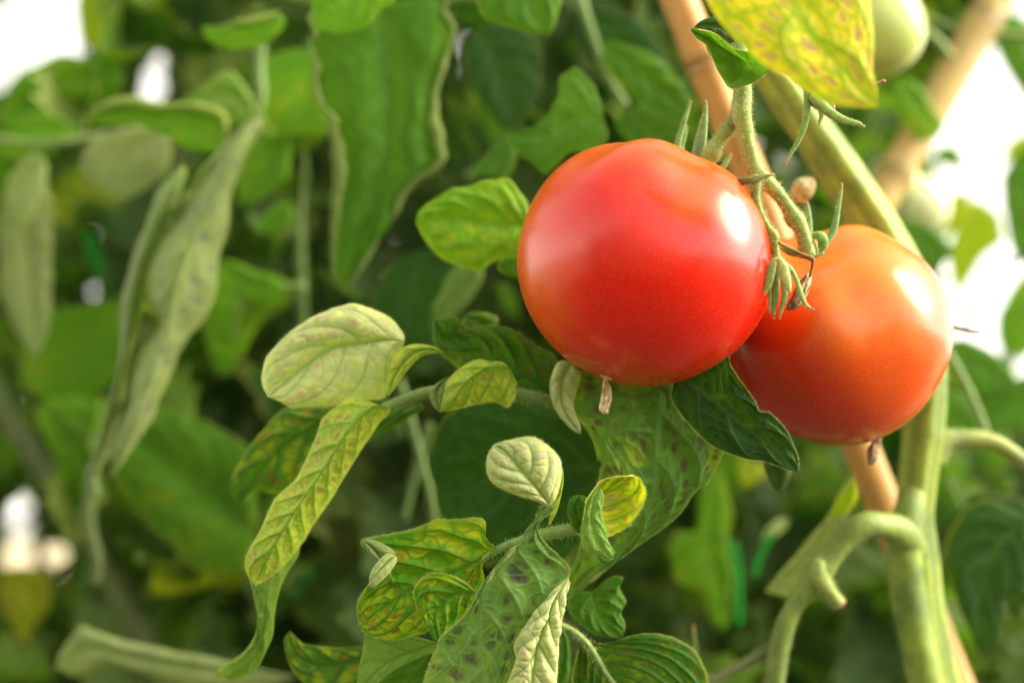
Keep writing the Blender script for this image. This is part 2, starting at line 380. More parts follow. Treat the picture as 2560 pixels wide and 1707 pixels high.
_seed = [11]
def leaf(name, parent, mid, L, R, d, pal='mid', under=False, bow=1.5, nvein=7, rip=.8, relief=.35, serr=1.0, nu=70, nv=44,
         close=True, rollL=0, rollR=0, label=None, pal_vd=1.0, hairs=0, rim=.6, twist=0, mat=None):
    """A blade from its midrib and both edges (photo directions, optional z in mm away from the camera) at distance d."""
    _seed[0] += 1; seed = _seed[0]
    if d < .445 and name == 'leaflet': nu, nv = int(nu * 1.6), int(nv * 1.9); relief *= 1.25
    elif d > .44: relief *= .8; serr *= 2.0
    def cv(pts, n):
        A = np.array([(p[0], p[1], (p[2] if len(p) > 2 else 0)) for p in pts], float)
        return spline(W(A[:, 0], A[:, 1], d + A[:, 2] / 1000), n)
    if close:
        L = [mid[0]] + list(L) + [mid[-1]]; R = [mid[0]] + list(R) + [mid[-1]]
    m = cv(mid, nu); l = cv(L, nu); r = cv(R, nu)
    um = np.linspace(0, 1, nu)
    vv = np.linspace(-1, 1, nv); vv = np.sign(vv) * np.abs(vv) ** .9
    length = np.linalg.norm(np.diff(m, axis=0), axis=1).sum(); width = np.linalg.norm(l - r, axis=1).max()
    # serration of the edge: small irregular teeth and waves
    ang = np.cumsum(np.linalg.norm(np.diff(l, axis=0, prepend=l[:1]), axis=1))
    def teeth(edge, sd):
        s = np.cumsum(np.linalg.norm(np.diff(edge, axis=0, prepend=edge[:1]), axis=1))[:, None]
        z = np.c_[s, s * 0 + sd, s * 0 + seed]
        return 1 + serr * ((vnoise(z, 160, seed) - .5) * .09 + (vnoise(z, 420, seed + 1) - .5) * .045)
    tl, tr_ = teeth(l, 1), teeth(r, 2)
    l = m + (l - m) * tl[:, None]; r = m + (r - m) * tr_[:, None]
    a = np.abs(vv)[None, :, None]
    E = np.where((vv < 0)[None, :, None], l[:, None], r[:, None])
    X = m[:, None] * (1 - a) + E * a
    nc = -VIEW
    X = X + nc * (bow / 1000) * (1 - (2 * a - 1) ** 2) * (np.sin(np.pi * np.clip(um, .02, .98)) ** .5)[:, None, None]
    if twist:
        X = X + nc * (twist / 1000) * (vv[None, :, None]) * (um[:, None, None] - .5) * 2
    U, Vv = np.meshgrid(um, vv, indexing='ij')
    for side, rollw, edge, eidx, sgn in (('L', rollL, l, 0, -1), ('R', rollR, r, -1, 1)):
        if rollw:
            kcol = 9; ow = edge - m; ow -= np.sum(ow * nc, 1)[:, None] * nc; ow /= np.linalg.norm(ow, axis=1)[:, None] + 1e-9
            rad = abs(rollw) * K * d * .5 * (np.sin(np.pi * np.clip(um, .03, .97)) ** .6) * (.75 + .5 * vnoise(edge, 60, seed + 4))
            th = np.linspace(0, 1, kcol + 1)[1:] * math.radians(235)
            ex = edge[:, None] + rad[:, None, None] * (np.sin(th)[None, :, None] * ow[:, None] + (1 - np.cos(th))[None, :, None] * nc * (1 if rollw > 0 else -1))
            vx = sgn * (1 + .05 * np.linspace(.1, 1, kcol))
            if sgn < 0:
                X = np.concatenate([ex[:, ::-1], X], 1); Vv = np.concatenate([np.tile(vx[::-1], (nu, 1)), Vv], 1)
            else:
                X = np.concatenate([X, ex], 1); Vv = np.concatenate([Vv, np.tile(vx, (nu, 1))], 1)
    nvt = X.shape[1]; U = np.repeat(um[:, None], nvt, 1)
    # normals
    du = np.gradient(X, axis=0); dv = np.gradient(X, axis=1); N = np.cross(du, dv); N /= np.linalg.norm(N, axis=2)[..., None] + 1e-12
    mn = N[:, nvt // 4: 3 * nvt // 4].reshape(-1, 3).mean(0)
    toward = (mn @ (-VIEW)) > 0
    flip = toward if not under else (not toward)          # grid_faces winding gives normal cross(dv,du)=-N
    Nf = -N if flip else N
    flat = X.reshape(-1, 3)
    vcl = np.clip(Vv, -1.0, 1.0).reshape(-1)
    col, und, rel = leaf_colour(U.reshape(-1), vcl, flat, pal, nvein, seed, length, width, pal_vd, rim)
    big = (fbm(flat, 38, seed + 8, 2) - .5) * rip / 1000 * 3.0 * (.25 + np.abs(vcl))
    taper = np.sin(np.pi * np.clip(U.reshape(-1), .02, .98)) ** .4
    flat = flat + Nf.reshape(-1, 3) * ((rel * relief / 1000 * sstep(1.0, .8, np.abs(vcl)) + big) * taper)[:, None]
    F = grid_faces(nu, nvt, flip=not flip)
    F = F[:, ::-1]
    me_attrs = {"Top": col, "Under": und}
    o = put(name, flat, F, mat or M_LEAF, parent, me_attrs, label)
    if hairs:
        e = np.r_[np.arange(nu) * nvt, np.arange(nu) * nvt + nvt - 1]
        rng = np.random.default_rng(seed)
        pick = rng.integers(0, nu - 1, hairs); sidej = rng.integers(0, 2, hairs) * (nvt - 1); w = rng.random((hairs, 1))
        p0 = flat[pick * nvt + sidej]; p1 = flat[(pick + 1) * nvt + sidej]; p = p0 * (1 - w) + p1 * w
        inner = m[pick]; out = p - inner; out /= np.linalg.norm(out, axis=1)[:, None] + 1e-9
        out = out + rng.normal(0, .35, out.shape); out /= np.linalg.norm(out, axis=1)[:, None]
        s = np.cross(out, VIEW); s /= np.linalg.norm(s, axis=1)[:, None] + 1e-9
        VV = np.stack([p - s * .00003, p + s * .00003, p + out * .0006 * (.5 + rng.random((hairs, 1)))], 1).reshape(-1, 3)
        # joined to the blade's own mesh object as loose fuzz would exceed the levels; kept as part of the blade
        me = o.data
        base = len(me.vertices); c = flat.mean(0)
        A = np.vstack([flat - c, VV - c]); F2 = np.vstack([np.vstack([F[:, [0, 1, 2]], F[:, [0, 2, 3]]]), np.arange(hairs * 3).reshape(-1, 3) + base])
        hc = np.tile((.5, .55, .3), (hairs * 3, 1))
        o.data = mesh_from(name, A, F2, {"Top": np.vstack([col, hc]), "Under": np.vstack([und, hc])}, mat or M_LEAF)
        bpy.data.meshes.remove(me)
    return o

# ------------------------------------------------------------------ THE SETTING: ground
def build_ground():
    m, n, l, p = new_mat("garden_soil")
    nz = noise_node(n, l, 6, 8, .7); nz2 = noise_node(n, l, 60, 6, .7)
    rp = n.new("ShaderNodeValToRGB"); l.new(nz.outputs["Fac"], rp.inputs[0])
    rp.color_ramp.elements[0].position = .3; rp.color_ramp.elements[0].color = (.045, .032, .02, 1)
    rp.color_ramp.elements[1].position = .7; rp.color_ramp.elements[1].color = (.14, .10, .06, 1)
    l.new(rp.outputs[0], p.inputs["Base Color"]); p.inputs["Roughness"].default_value = .95
    # bare soil by the row, dry straw-coloured grass further off
    tc = n.new("ShaderNodeTexCoord"); ln = n.new("ShaderNodeVectorMath"); ln.operation = 'LENGTH'; l.new(tc.outputs["Object"], ln.inputs[0])
    mr = n.new("ShaderNodeMapRange"); mr.inputs["From Min"].default_value = 1.8; mr.inputs["From Max"].default_value = 4.0; l.new(ln.outputs["Value"], mr.inputs["Value"])
    r2 = n.new("ShaderNodeValToRGB"); l.new(nz2.outputs["Fac"], r2.inputs[0])
    r2.color_ramp.elements[0].color = (.38, .33, .18, 1); r2.color_ramp.elements[1].color = (.62, .53, .34, 1)
    mx = n.new("ShaderNodeMix"); mx.data_type = 'RGBA'; l.new(mr.outputs[0], mx.inputs["Factor"]); l.new(rp.outputs[0], mx.inputs["A"]); l.new(r2.outputs[0], mx.inputs["B"])
    l.new(mx.outputs["Result"], p.inputs["Base Color"])
    bump_from(n, l, nz2.outputs["Fac"], [p.inputs["Normal"]], .8, .02)
    # rings of vertices growing outward so that one sheet reaches the horizon
    rr = np.r_[0, np.geomspace(.15, 2500, 60)]; ph = np.linspace(0, 2 * math.pi, 64, endpoint=False)
    V = np.stack([rr[:, None] * np.cos(ph), rr[:, None] * np.sin(ph), np.zeros((61, 64))], -1)
    V[..., 2] = (fbm(V, 1.6, 3, 3) - .5) * .08 * np.clip(1 - rr[:, None] / 40, 0, 1)
    o = put("ground", V.reshape(-1, 3), grid_faces(61, 64, wrap=True), m); o["kind"] = "structure"
build_ground()

# ------------------------------------------------------------------ PLANTS (empties at their roots)
plant_front = thing("tomato_plant", "tomato plant with the thick ridged stem at right, carrying the red and the orange tomato", "tomato plant", W(2330, 1700, .48) * [1, 1, 0], "tomato plants in the row")
plant_left = thing("tomato_plant", "blurred tomato plant at left with long rolled grey-green leaves", "tomato plant", W(250, 1300, .58) * [1, 1, 0], "tomato plants in the row")
plant_mid = thing("tomato_plant", "tomato plant behind the red tomato, with a long drooping leaf with curled pale edges", "tomato plant", W(1100, 1300, .66) * [1, 1, 0], "tomato plants in the row")
plant_right = thing("tomato_plant", "blurred tomato plant at far right against the white sky", "tomato plant", W(2480, 1300, .70) * [1, 1, 0], "tomato plants in the row")

# ------------------------------------------------------------------ TOMATOES
def frame_from_axis(ax):
    ax = ax / np.linalg.norm(ax); t = np.cross(ax, [0, 1, 0.01]); t /= np.linalg.norm(t); b = np.cross(ax, t)
    return np.stack([t, b, ax], 1)
def fruit_geo(ctr, R, ax, squash=.93, dimple=.16, ribs=.02, nlobe=5, seed=1, nu=150, nv=200, base_pull=0.0):
    phi = np.linspace(0, math.pi, nu)[:, None]; th = np.linspace(0, 2 * math.pi, nv, endpoint=False)[None, :]
    rho = np.sin(phi) ** .93; z = np.cos(phi) * squash
    z = z - dimple * np.exp(-(phi / .42) ** 2) + .02 * np.exp(-((math.pi - phi) / .18) ** 2)
    w = np.exp(-((phi - .75) / .65) ** 2)
    rib = np.cos(nlobe * th + .6) * .6 + np.cos((nlobe + 2) * th + 2.1 + seed) * .5
    rho = rho * (1 + ribs * rib * (w + .18)); z = z + ribs * .5 * rib * w * np.sin(phi)
    X = np.stack([rho * np.cos(th), rho * np.sin(th), z + rho * 0], -1)
    X = X * (1 + (vnoise(X, 1.3, seed) - .5) * .05)[..., None]
    V = (X.reshape(-1, 3) * R) @ frame_from_axis(ax).T + ctr
    N = X.reshape(-1, 3) / np.linalg.norm(X.reshape(-1, 3), axis=1)[:, None] @ frame_from_axis(ax).T
    return V, grid_faces(nu, nv, flip=True, wrap=True), N, X.reshape(-1, 3)

def dried_style(name, pts, d, parent, col=(.42, .27, .12), alt=(.75, .62, .40)):
    """the withered flower remnant: a few crumpled ribs bundled together"""
    Vs, Fs, Cs = [], [], []; off = 0; rng = random.Random(int(pts[0][0]))
    for k in range(7):
        a = k / 7 * 2 * math.pi
        q = [(p[0] + math.cos(a) * p[2] * .55 + rng.uniform(-1, 1), p[1] + rng.uniform(-2, 2), max(1.2, p[2] * .42), math.sin(a) * p[2] * .1) for p in pts]
        V, Q, T, u, ph, N, r = tube_geo(q, d, ns=6, nu=16, lump=.2, seed=k)
        c = stem_col(V, u, ph, col, alt, seed=k, scale=500)
        Vs.append(V); Fs.append(np.vstack([Q[:, [0, 1, 2]], Q[:, [0, 2, 3]], T]) + off); Cs.append(c); off += len(V)
    put(name, np.vstack(Vs), np.vstack(Fs), M_DRY, parent, {"Col": np.vstack(Cs)})

# ripe red tomato
D1 = .400
c1 = W(1611, 657, D1)
RIGHT = np.array([1.0, 0, 0])
ax1 = RIGHT * 250 + UPV * 540 + VIEW * 130
t1 = thing("tomato", "large ripe red tomato hanging in front, with a dry tip at its bottom", "tomato", c1 + UPV * .034, "ripening tomatoes on the truss")
V, F, N, X = fruit_geo(c1, .0358, ax1, seed=3, ribs=.036, squash=.95, dimple=.13)
n1 = .7 * fbm(X, 1.6, 4, 3) + .3 * fbm(X, 5.0, 14, 3); hgt = X[:, 2]
redc = np.tile(np.array((.72, .012, .002)), (len(X), 1))
colr = mixc(redc, (.76, .125, .006), np.clip(sstep(.0, .85, hgt + (n1 - .5) * .9) * .85, 0, 1))
colr = mixc(colr, (.72, .16, .010), sstep(.35, 1.0, -X @ (frame_from_axis(ax1).T @ RIGHT) * .9 + (n1 - .5) * .5) * .55)
fruit1 = put("fruit", V, F, M_TOM1, t1, {"Col": colr})
add_hair(V, N, F, 34000, .00030, fruit1, M_HAIR_T, wd=.000018, spread=.16)
dried_style("dried_flower_tip", [(1513, 938, 8), (1514, 955, 6), (1517, 970, 12), (1515, 998, 15), (1510, 1020, 14), (1511, 1031, 12)], D1 - .004, t1, col=(.36, .22, .08), alt=(.82, .70, .44))
tube("flower_scar", [(1500, 938, 3), (1514, 943, 5), (1530, 948, 3)], D1 - .010, t1, col=(.5, .34, .12), alt=(.3, .16, .05), mat=M_DRY)

def sepal(pts, d, parent, col=(.13, .24, .07), alt=(.20, .32, .10), tip=(.22, .10, .05), hairs=160, name="sepal", flat=.45, tiplen=.1, **kw):
    return tube(name, pts, d, parent, col=col, alt=alt, tipcol=tip, tiplen=tiplen, hairs=hairs, hlen=.0007, flat=flat, ns=12, nu=26, **kw)
sepal([(1706, 392, 8), (1694, 366, 8), (1706, 320, 7), (1718, 282, 4.5), (1727, 252, 1.5)], .411, t1)
sepal([(1752, 415, 16), (1745, 395, 17), (1752, 350, 15), (1760, 305, 10), (1764, 275, 5), (1765, 250, 1.5)], .404, t1, col=(.15, .26, .09), alt=(.24, .36, .13))
sepal([(1712, 398, 6), (1704, 372, 6), (1710, 340, 6), (1718, 314, 2)], .415, t1, alt=(.12, .20, .07))
sepal([(1800, 450, 8, 13), (1836, 455, 9, 3), (1870, 452, 8.5), (1900, 445, 7), (1922, 439, 4), (1938, 436, 1.5)], .3835, t1, col=(.12, .075, .03), alt=(.17, .26, .06), tip=(.35, .15, .06))
sepal([(1780, 440, 6), (1800, 425, 7), (1815, 405, 6), (1828, 386, 2)], .418, t1, alt=(.13, .24, .10))

# orange tomato
D2 = .431
c2 = W(2091, 834, D2)
ax2 = -RIGHT * 190 + UPV * 480 - VIEW * 260
t2 = thing("tomato", "orange half-ripe tomato partly behind the red one, by the thick stem", "tomato", c2 + UPV * .033, "ripening tomatoes on the truss")
V, F, N, X = fruit_geo(c2, .0338, ax2, seed=9, ribs=.032, squash=.96, dimple=.17)
n2 = .6 * fbm(X, 1.5, 8, 3) + .4 * fbm(X, 5.0, 18, 3); fr = frame_from_axis(ax2).T
lx = X @ (fr @ RIGHT); ly = X @ (fr @ UPV)
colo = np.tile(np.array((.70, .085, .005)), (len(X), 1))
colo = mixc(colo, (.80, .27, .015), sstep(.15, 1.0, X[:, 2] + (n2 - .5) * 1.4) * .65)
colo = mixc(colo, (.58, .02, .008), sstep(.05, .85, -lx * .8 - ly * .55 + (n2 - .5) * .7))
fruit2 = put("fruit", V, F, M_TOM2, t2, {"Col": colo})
add_hair(V, N, F, 20000, .00028, fruit2, M_HAIR_T, wd=.000018, spread=.16)
dried_style("dried_flower_tip", [(2190, 1096, 16), (2188, 1108, 9), (2184, 1124, 15), (2182, 1142, 15), (2178, 1160, 7)], D2 - .004, t2, col=(.30, .17, .08), alt=(.55, .40, .26))
sepal([(2040, 634, 8, 2), (2060, 612, 9), (2084, 574, 9), (2094, 524, 7), (2101, 488, 4), (2106, 458, 1.5)], .402, t2)
sepal([(2030, 620, 8), (2025, 590, 8), (2021, 545, 8), (2017, 505, 4)], .412, t2)
sepal([(2030, 622, 5), (2032, 600, 9, -2), (2044, 590, 12, -3), (2056, 596, 13, -3), (2056, 615, 12, -2), (2046, 626, 7, -2)], .400, t2, col=(.20, .30, .07), tip=(.14, .2, .05))
sepal([(2034, 600, 5, -4), (2040, 615, 4, -5), (2042, 637, 1.5, -5)], .398, t2, col=(.25, .2, .06), alt=(.25, .12, .05))
sepal([(2030, 628, 8), (2005, 633, 9), (1980, 630, 11), (1958, 618, 9), (1945, 604, 4)], .402, t2, col=(.14, .24, .05))
sepal([(2058, 632, 5), (2040, 637, 7), (2020, 640, 6), (1995, 642, 3)], .399, t2, col=(.17, .28, .06))

# ------------------------------------------------------------------ FRONT PLANT stems and truss
DS = .475
main = tube("main_stem", [(1830, 20, 44), (1925, 175, 47), (2010, 300, 50), (2110, 440, 50), (2200, 575, 50), (2275, 720, 50), (2310, 880, 50), (2308, 1050, 50), (2294, 1180, 47),
      (2285, 1290, 46), (2296, 1400, 48), (2312, 1540, 48), (2350, 1707, 48), (2420, 1900, 50)], DS, plant_front, col=(.27, .36, .045), alt=(.14, .22, .03),
      ridge=.07, ridgen=5, twist=.5, ns=40, nu=120, hairs=2600, hlen=.0012, lump=.02)
tube("side_stem", [(1960, 250, 22), (2030, 375, 26), (2090, 470, 27), (2160, 580, 28), (2200, 680, 28), (2240, 760, 24)], DS + .014, plant_front, col=(.34, .38, .05), alt=(.22, .28, .05), hairs=300)
tube("side_stem", [(2330, 1150, 36), (2352, 1108, 34), (2395, 1098, 26), (2450, 1098, 22), (2500, 1112, 20), (2570, 1160, 20), (2680, 1230, 20)], DS + .004, plant_front, col=(.28, .34, .08), alt=(.18, .25, .06), hairs=400)
arch = tube("side_stem", [(2306, 1440, 20, 26), (2290, 1385, 30, 21), (2270, 1345, 36, 14), (2240, 1323, 36, 7), (2206, 1314, 32, 3), (2165, 1311, 31), (2112, 1344, 31), (2074, 1390, 30), (2045, 1430, 36), (2020, 1464, 28), (1994, 1502, 23), (1966, 1556, 24),
      (1946, 1632, 26), (1934, 1720, 26), (1925, 1850, 26)], .452, plant_front, col=(.21, .30, .05), alt=(.12, .18, .035), ns=24, nu=90, hairs=2600, hlen=.0013, lump=.05)
tube("main_stem", [(2300, 1190, 22, 8), (2284, 1240, 32, 3), (2268, 1300, 40), (2261, 1370, 43), (2266, 1460, 44), (2286, 1570, 44), (2314, 1700, 43), (2356, 1880, 42)], .4685, plant_front, col=(.23, .32, .045), alt=(.11, .18, .03), ns=28, nu=70, hairs=400, hlen=.0012, lump=.03)
tube("stub", [(2046, 1400, 18), (2046, 1436, 26), (2062, 1464, 23), (2080, 1487, 18), (2096, 1506, 18), (2101, 1512, 16)], .4495, plant_front, col=(.25, .33, .07), alt=(.16, .22, .05), tipcol=(.40, .22, .12), tiplen=.06, hairs=500, lump=.08,
     label="cut stub of a side shoot with a dry brown end")
tube("side_stem", [(1950, 1600, 14), (1915, 1625, 15), (1875, 1652, 14), (1810, 1685, 12), (1760, 1715, 12), (1700, 1760, 12)], .455, plant_front, col=(.14, .17, .06), alt=(.10, .12, .045), hairs=500)
tube("leaf_stalk", [(1742, 1700, 7), (1738, 1630, 6), (1735, 1580, 3), (1734, 1562, 2)], .46, plant_front, col=(.17, .22, .07), tipcol=(.4, .2, .1), tiplen=.2)

DT = .397
tube("truss_stem", [(1848, -60, 22), (1846, 60, 21), (1850, 150, 21), (1856, 225, 22), (1853, 270, 25), (1855, 295, 24), (1864, 330, 20), (1872, 370, 19), (1884, 415, 21), (1896, 440, 24), (1912, 452, 22),
      (1945, 484, 17), (1972, 524, 18), (1984, 545, 23), (1994, 556, 23), (2002, 570, 18), (2010, 592, 18), (2017, 620, 20), (2022, 640, 22)], DT, plant_front, col=(.27, .36, .09), alt=(.17, .25, .06), ns=24, nu=110, hairs=3800, hlen=.0013, lump=.06,
     label="forked fuzzy green truss stem carrying both ripening tomatoes")
tube("fruit_stalk", [(1862, 262, 16), (1845, 292, 19), (1818, 326, 18), (1797, 352, 17), (1786, 370, 21), (1779, 386, 23), (1770, 402, 18), (1762, 420, 18)], DT + .003, plant_front, col=(.27, .36, .09), alt=(.17, .25, .06), ns=20, nu=60, hairs=1400, hlen=.0012, lump=.07)
fl = tube("flower_stalk", [(1890, 440, 14), (1889, 470, 12), (1890, 505, 11), (1903, 540, 9.5), (1920, 570, 9.5), (1931, 584, 12), (1937, 592, 12), (1938, 612, 9), (1941, 640, 9), (1944, 655, 13)], DT - .012, plant_front,
     col=(.28, .36, .07), alt=(.18, .24, .05), ns=16, nu=60, hairs=1200, hlen=.0016, lump=.08)
DF = DT - .016
sepal([(1943, 646, 6), (1932, 660, 10), (1924, 690, 12), (1919, 715, 8), (1909, 736, 2)], DF, fl, col=(.36, .40, .12), alt=(.26, .33, .09), tip=(.4, .35, .15))
sepal([(1946, 645, 7), (1956, 664, 12), (1962, 690, 14), (1970, 715, 9), (1974, 731, 3)], DF - .002, fl, col=(.36, .42, .13), alt=(.27, .34, .09), tip=(.42, .26, .12))
sepal([(1944, 655, 5), (1940, 690, 9), (1938, 740, 9), (1935, 775, 5), (1933, 797, 1.5)], DF + .004, fl, col=(.11, .21, .05), alt=(.16, .27, .07))
sepal([(1936, 665, 4), (1926, 710, 5), (1925, 750, 4.5), (1924, 784, 1.5)], DF + .004, fl, col=(.30, .38, .08))
sepal([(1950, 655, 5), (1958, 700, 7), (1962, 735, 8), (1955, 770, 5), (1948, 797, 1.5)], DF + .003, fl, col=(.14, .24, .05), alt=(.22, .32, .08))
sepal([(1955, 652, 4), (1976, 672, 6), (1992, 702, 6), (2004, 740, 6), (2016, 762, 4), (2035, 776, 1.5)], DF, fl, col=(.26, .36, .08), tip=(.15, .07, .04))
dried_style("withered_flower", [(2022, 686, 6), (2016, 700, 14), (2006, 720, 18), (1994, 745, 19), (1984, 762, 17), (1972, 772, 8)], DF + .005, plant_front, col=(.16, .09, .035), alt=(.55, .42, .24))
tube("withered_stalk", [(1946, 606, 4), (1975, 622, 5), (2005, 636, 5), (2026, 645, 7), (2032, 650, 5), (2030, 668, 3), (2024, 692, 3)], DF + .002, plant_front, col=(.16, .075, .03), alt=(.28, .20, .06), mat=M_DRY, lump=.15)
# upper right empty calyx
cx = tube("empty_calyx", [(2010, 180, 12), (2020, 215, 14), (2030, 242, 18), (2048, 258, 17), (2066, 272, 10)], .385, plant_front, col=(.16, .27, .05), alt=(.10, .19, .035), hairs=500, hlen=.0009)
sepal([(2018, 225, 9), (2018, 262, 9), (2012, 312, 8), (1994, 355, 6), (1975, 388, 4), (1962, 410, 2)], .384, cx, col=(.18, .28, .06), alt=(.13, .22, .05), tip=(.35, .15, .06))
sepal([(2030, 240, 11), (2052, 262, 14), (2080, 285, 12), (2115, 302, 9), (2145, 309, 6), (2162, 318, 2)], .383, cx, col=(.14, .25, .05), alt=(.20, .30, .06), tip=(.38, .15, .05))
sepal([(2044, 262, 5), (2054, 285, 6), (2050, 302, 4), (2047, 316, 1.5)], .388, cx, col=(.20, .26, .06))
dried_style("dried_flower_tip", [(2066, 252, 6), (2078, 264, 10), (2082, 276, 6)], .388, cx)
tube("leaf_stalk", [(2172, 216, 2), (2190, 210, 4), (2208, 204, 5), (2214, 203, 3)], .385, plant_front, col=(.2, .2, .05), tipcol=(.25, .1, .05), tiplen=.4)
# dry knob between the stems
tube("dry_knob", [(1992, 502, 14), (1998, 488, 25), (2008, 472, 29), (2020, 460, 26), (2030, 450, 14)], .436, plant_front, col=(.38, .36, .15), alt=(.22, .17, .07), mat=M_DRY, lump=.35, seed=4)
tube("leaf_stalk", [(2022, 700, 6), (2021, 560, 7), (2016, 520, 6), (2004, 488, 6)], .438, plant_front, col=(.22, .32, .09))
tube("dry_twig", [(2345, 800, 4), (2368, 812, 6), (2400, 822, 4.5), (2430, 829, 4.5), (2452, 830, 3.5)], .44, plant_front, col=(.07, .045, .02), alt=(.13, .09, .03), mat=M_DRY, lump=.2)

# ------------------------------------------------------------------ FRONT PLANT leaves
def stalk(pts, d, **kw):
    kw.setdefault('hairs', 500)
    kw.setdefault('col', (.22, .33, .09)); kw.setdefault('alt', (.14, .24, .06))
    return tube("leaf", pts, d, plant_front, **kw)

# --- middle compound leaf, growing to the left below the red tomato
g1 = stalk([(1500, 1060, 12, 18), (1440, 1030, 14, 12), (1375, 1004, 15, 2), (1291, 984, 15), (1180, 972, 14), (1075, 980, 15), (1010, 1000, 13), (962, 1020, 12), (925, 1052, 9)], .418)
leaf("leaflet", g1, [(1010, 853), (960, 850), (906, 858), (830, 868), (753, 922), (672, 992)],
     [(1004, 835, 4), (964, 790, 3), (902, 763), (868, 760), (810, 779, -1), (734, 818, -1), (669, 880, 1), (652, 935, 2), (656, 970, 2)],
     [(1000, 880, 3), (980, 915, 2), (960, 985, 4), (921, 998, 4), (830, 1014, 1), (772, 1018), (730, 1020), (696, 1003)], .412, 'pale', under=True, bow=3.5, nvein=6, relief=.5,
     label="broad pale underside of a leaflet, veins dark", hairs=500, serr=.6)
leaf("leaflet", g1, [(1110, 882), (1065, 874), (1030, 885), (995, 925), (968, 985)],
     [(1080, 864), (1029, 862), (990, 885), (972, 935)], [(1080, 885), (1052, 893), (1016, 928), (975, 985)], .408, 'yellow', bow=1.5, nvein=5, nu=40, nv=24)
leaf("leaflet", g1, [(975, 1022), (935, 1015, -6), (880, 1065, -9), (815, 1165, -9), (730, 1290, -8), (676, 1380, -5), (650, 1440, 0), (640, 1462)],
     [(880, 988, 4), (838, 1014, 2), (805, 1046, 1), (782, 1104, 0), (736, 1194, 0), (690, 1245, 0), (645, 1335, 0), (613, 1395, 1), (616, 1435, 2)],
     [(972, 1035, 4), (944, 1064, 4), (906, 1132, 4), (866, 1192, 4), (828, 1248, 4), (788, 1305, 4), (745, 1368, 4), (700, 1420, 3), (664, 1450, 2)], .405, 'yellow', under=False, bow=2.2, nvein=15, relief=.9, rip=1.0, nu=120,
     label="long yellowing leaflet rolled lengthwise, with brown spots", hairs=600, pal_vd=1.1)
leaf("leaflet", g1, [(700, 1345, 2), (672, 1440, -1), (662, 1520, 0), (650, 1600, 3), (600, 1660, 8), (540, 1690, 14)], [(640, 1360, 3), (612, 1415, 2), (628, 1490, 2), (640, 1560, 3), (610, 1615, 7), (550, 1660, 13)],
     [(748, 1368, 4), (716, 1440, 4), (692, 1520, 4), (682, 1600, 6), (650, 1672, 10), (590, 1705, 14)], .410, 'outer', bow=2.5, nvein=8, relief=.8, rip=1.0, nu=80, label="green twisted tail of the long rolled leaflet", rim=.8)
leaf("leaflet", g1, [(880, 1010), (790, 1060), (700, 1120), (640, 1190), (592, 1252)],
     [(800, 1010, 3), (711, 1018, 2), (655, 1074), (598, 1160), (580, 1205), (582, 1240)],
     [(880, 1080, 4), (800, 1160, 5), (720, 1230, 5), (640, 1225, 3), (612, 1258, 1)], .436, 'mott', bow=2, nvein=7, relief=.7)
leaf("leaflet", g1, [(960, 1060), (930, 1075), (905, 1100), (885, 1120)], [(1000, 1030), (1030, 1010), (960, 1040)], [(1060, 1010), (1010, 1050), (950, 1090), (910, 1110)], .43, 'mid', nu=30, nv=20)
leaf("leaflet", g1, [(1290, 965), (1270, 920, -5), (1225, 915, -7), (1170, 950, -7), (1130, 1000, -5), (1100, 1030)],
     [(1296, 960, 2), (1284, 930), (1261, 902, -1), (1226, 899, -2), (1196, 895, -2), (1157, 914, -2), (1119, 950, -1), (1108, 990)],
     [(1292, 990), (1270, 1022), (1238, 1008, 1), (1200, 1012, 1), (1150, 1022, 1)], .407, 'yellow', bow=1.5, nvein=8, relief=.8, label="small folded yellow leaflet with green veins", hairs=300)
leaf("leaflet", g1, [(1140, 935), (1105, 955), (1090, 985), (1098, 1028)], [(1124, 940), (1095, 957), (1076, 983), (1084, 1012)], [(1125, 958), (1115, 985), (1106, 1010)], .410, 'sage', nu=30, nv=20, relief=.2)
leaf("leaflet", g1, [(1400, 1000), (1330, 950), (1250, 900), (1180, 860), (1120, 830), (1088, 800)],
     [(1396, 900, 2), (1349, 866), (1291, 834, -1), (1242, 818, -1), (1190, 816), (1150, 826, 2), (1148, 800, -1), (1120, 793, -2)],
     [(1375, 985, 1), (1300, 985, 2), (1200, 950, 2), (1130, 905, 1), (1096, 870), (1088, 835)], .428, 'mott', bow=2, nvein=9, relief=1.0, rip=1.6, hairs=300)
leaf("leaflet", g1, [(1230, 830), (1200, 800), (1160, 790)], [(1245, 800), (1215, 785), (1180, 785)], [(1210, 840), (1180, 830), (1160, 810)], .45, 'mott', nu=30, nv=20)
leaf("leaflet", g1, [(1430, 905), (1405, 950), (1405, 1010), (1430, 1060), (1452, 1085)], [(1395, 905), (1376, 950, 1), (1376, 990, 1), (1392, 1030), (1425, 1070)], [(1450, 935), (1440, 976, 2), (1434, 1014, 2), (1450, 1060)], .411, 'pale', under=True, nvein=7, nu=50, nv=26, rim=.2)

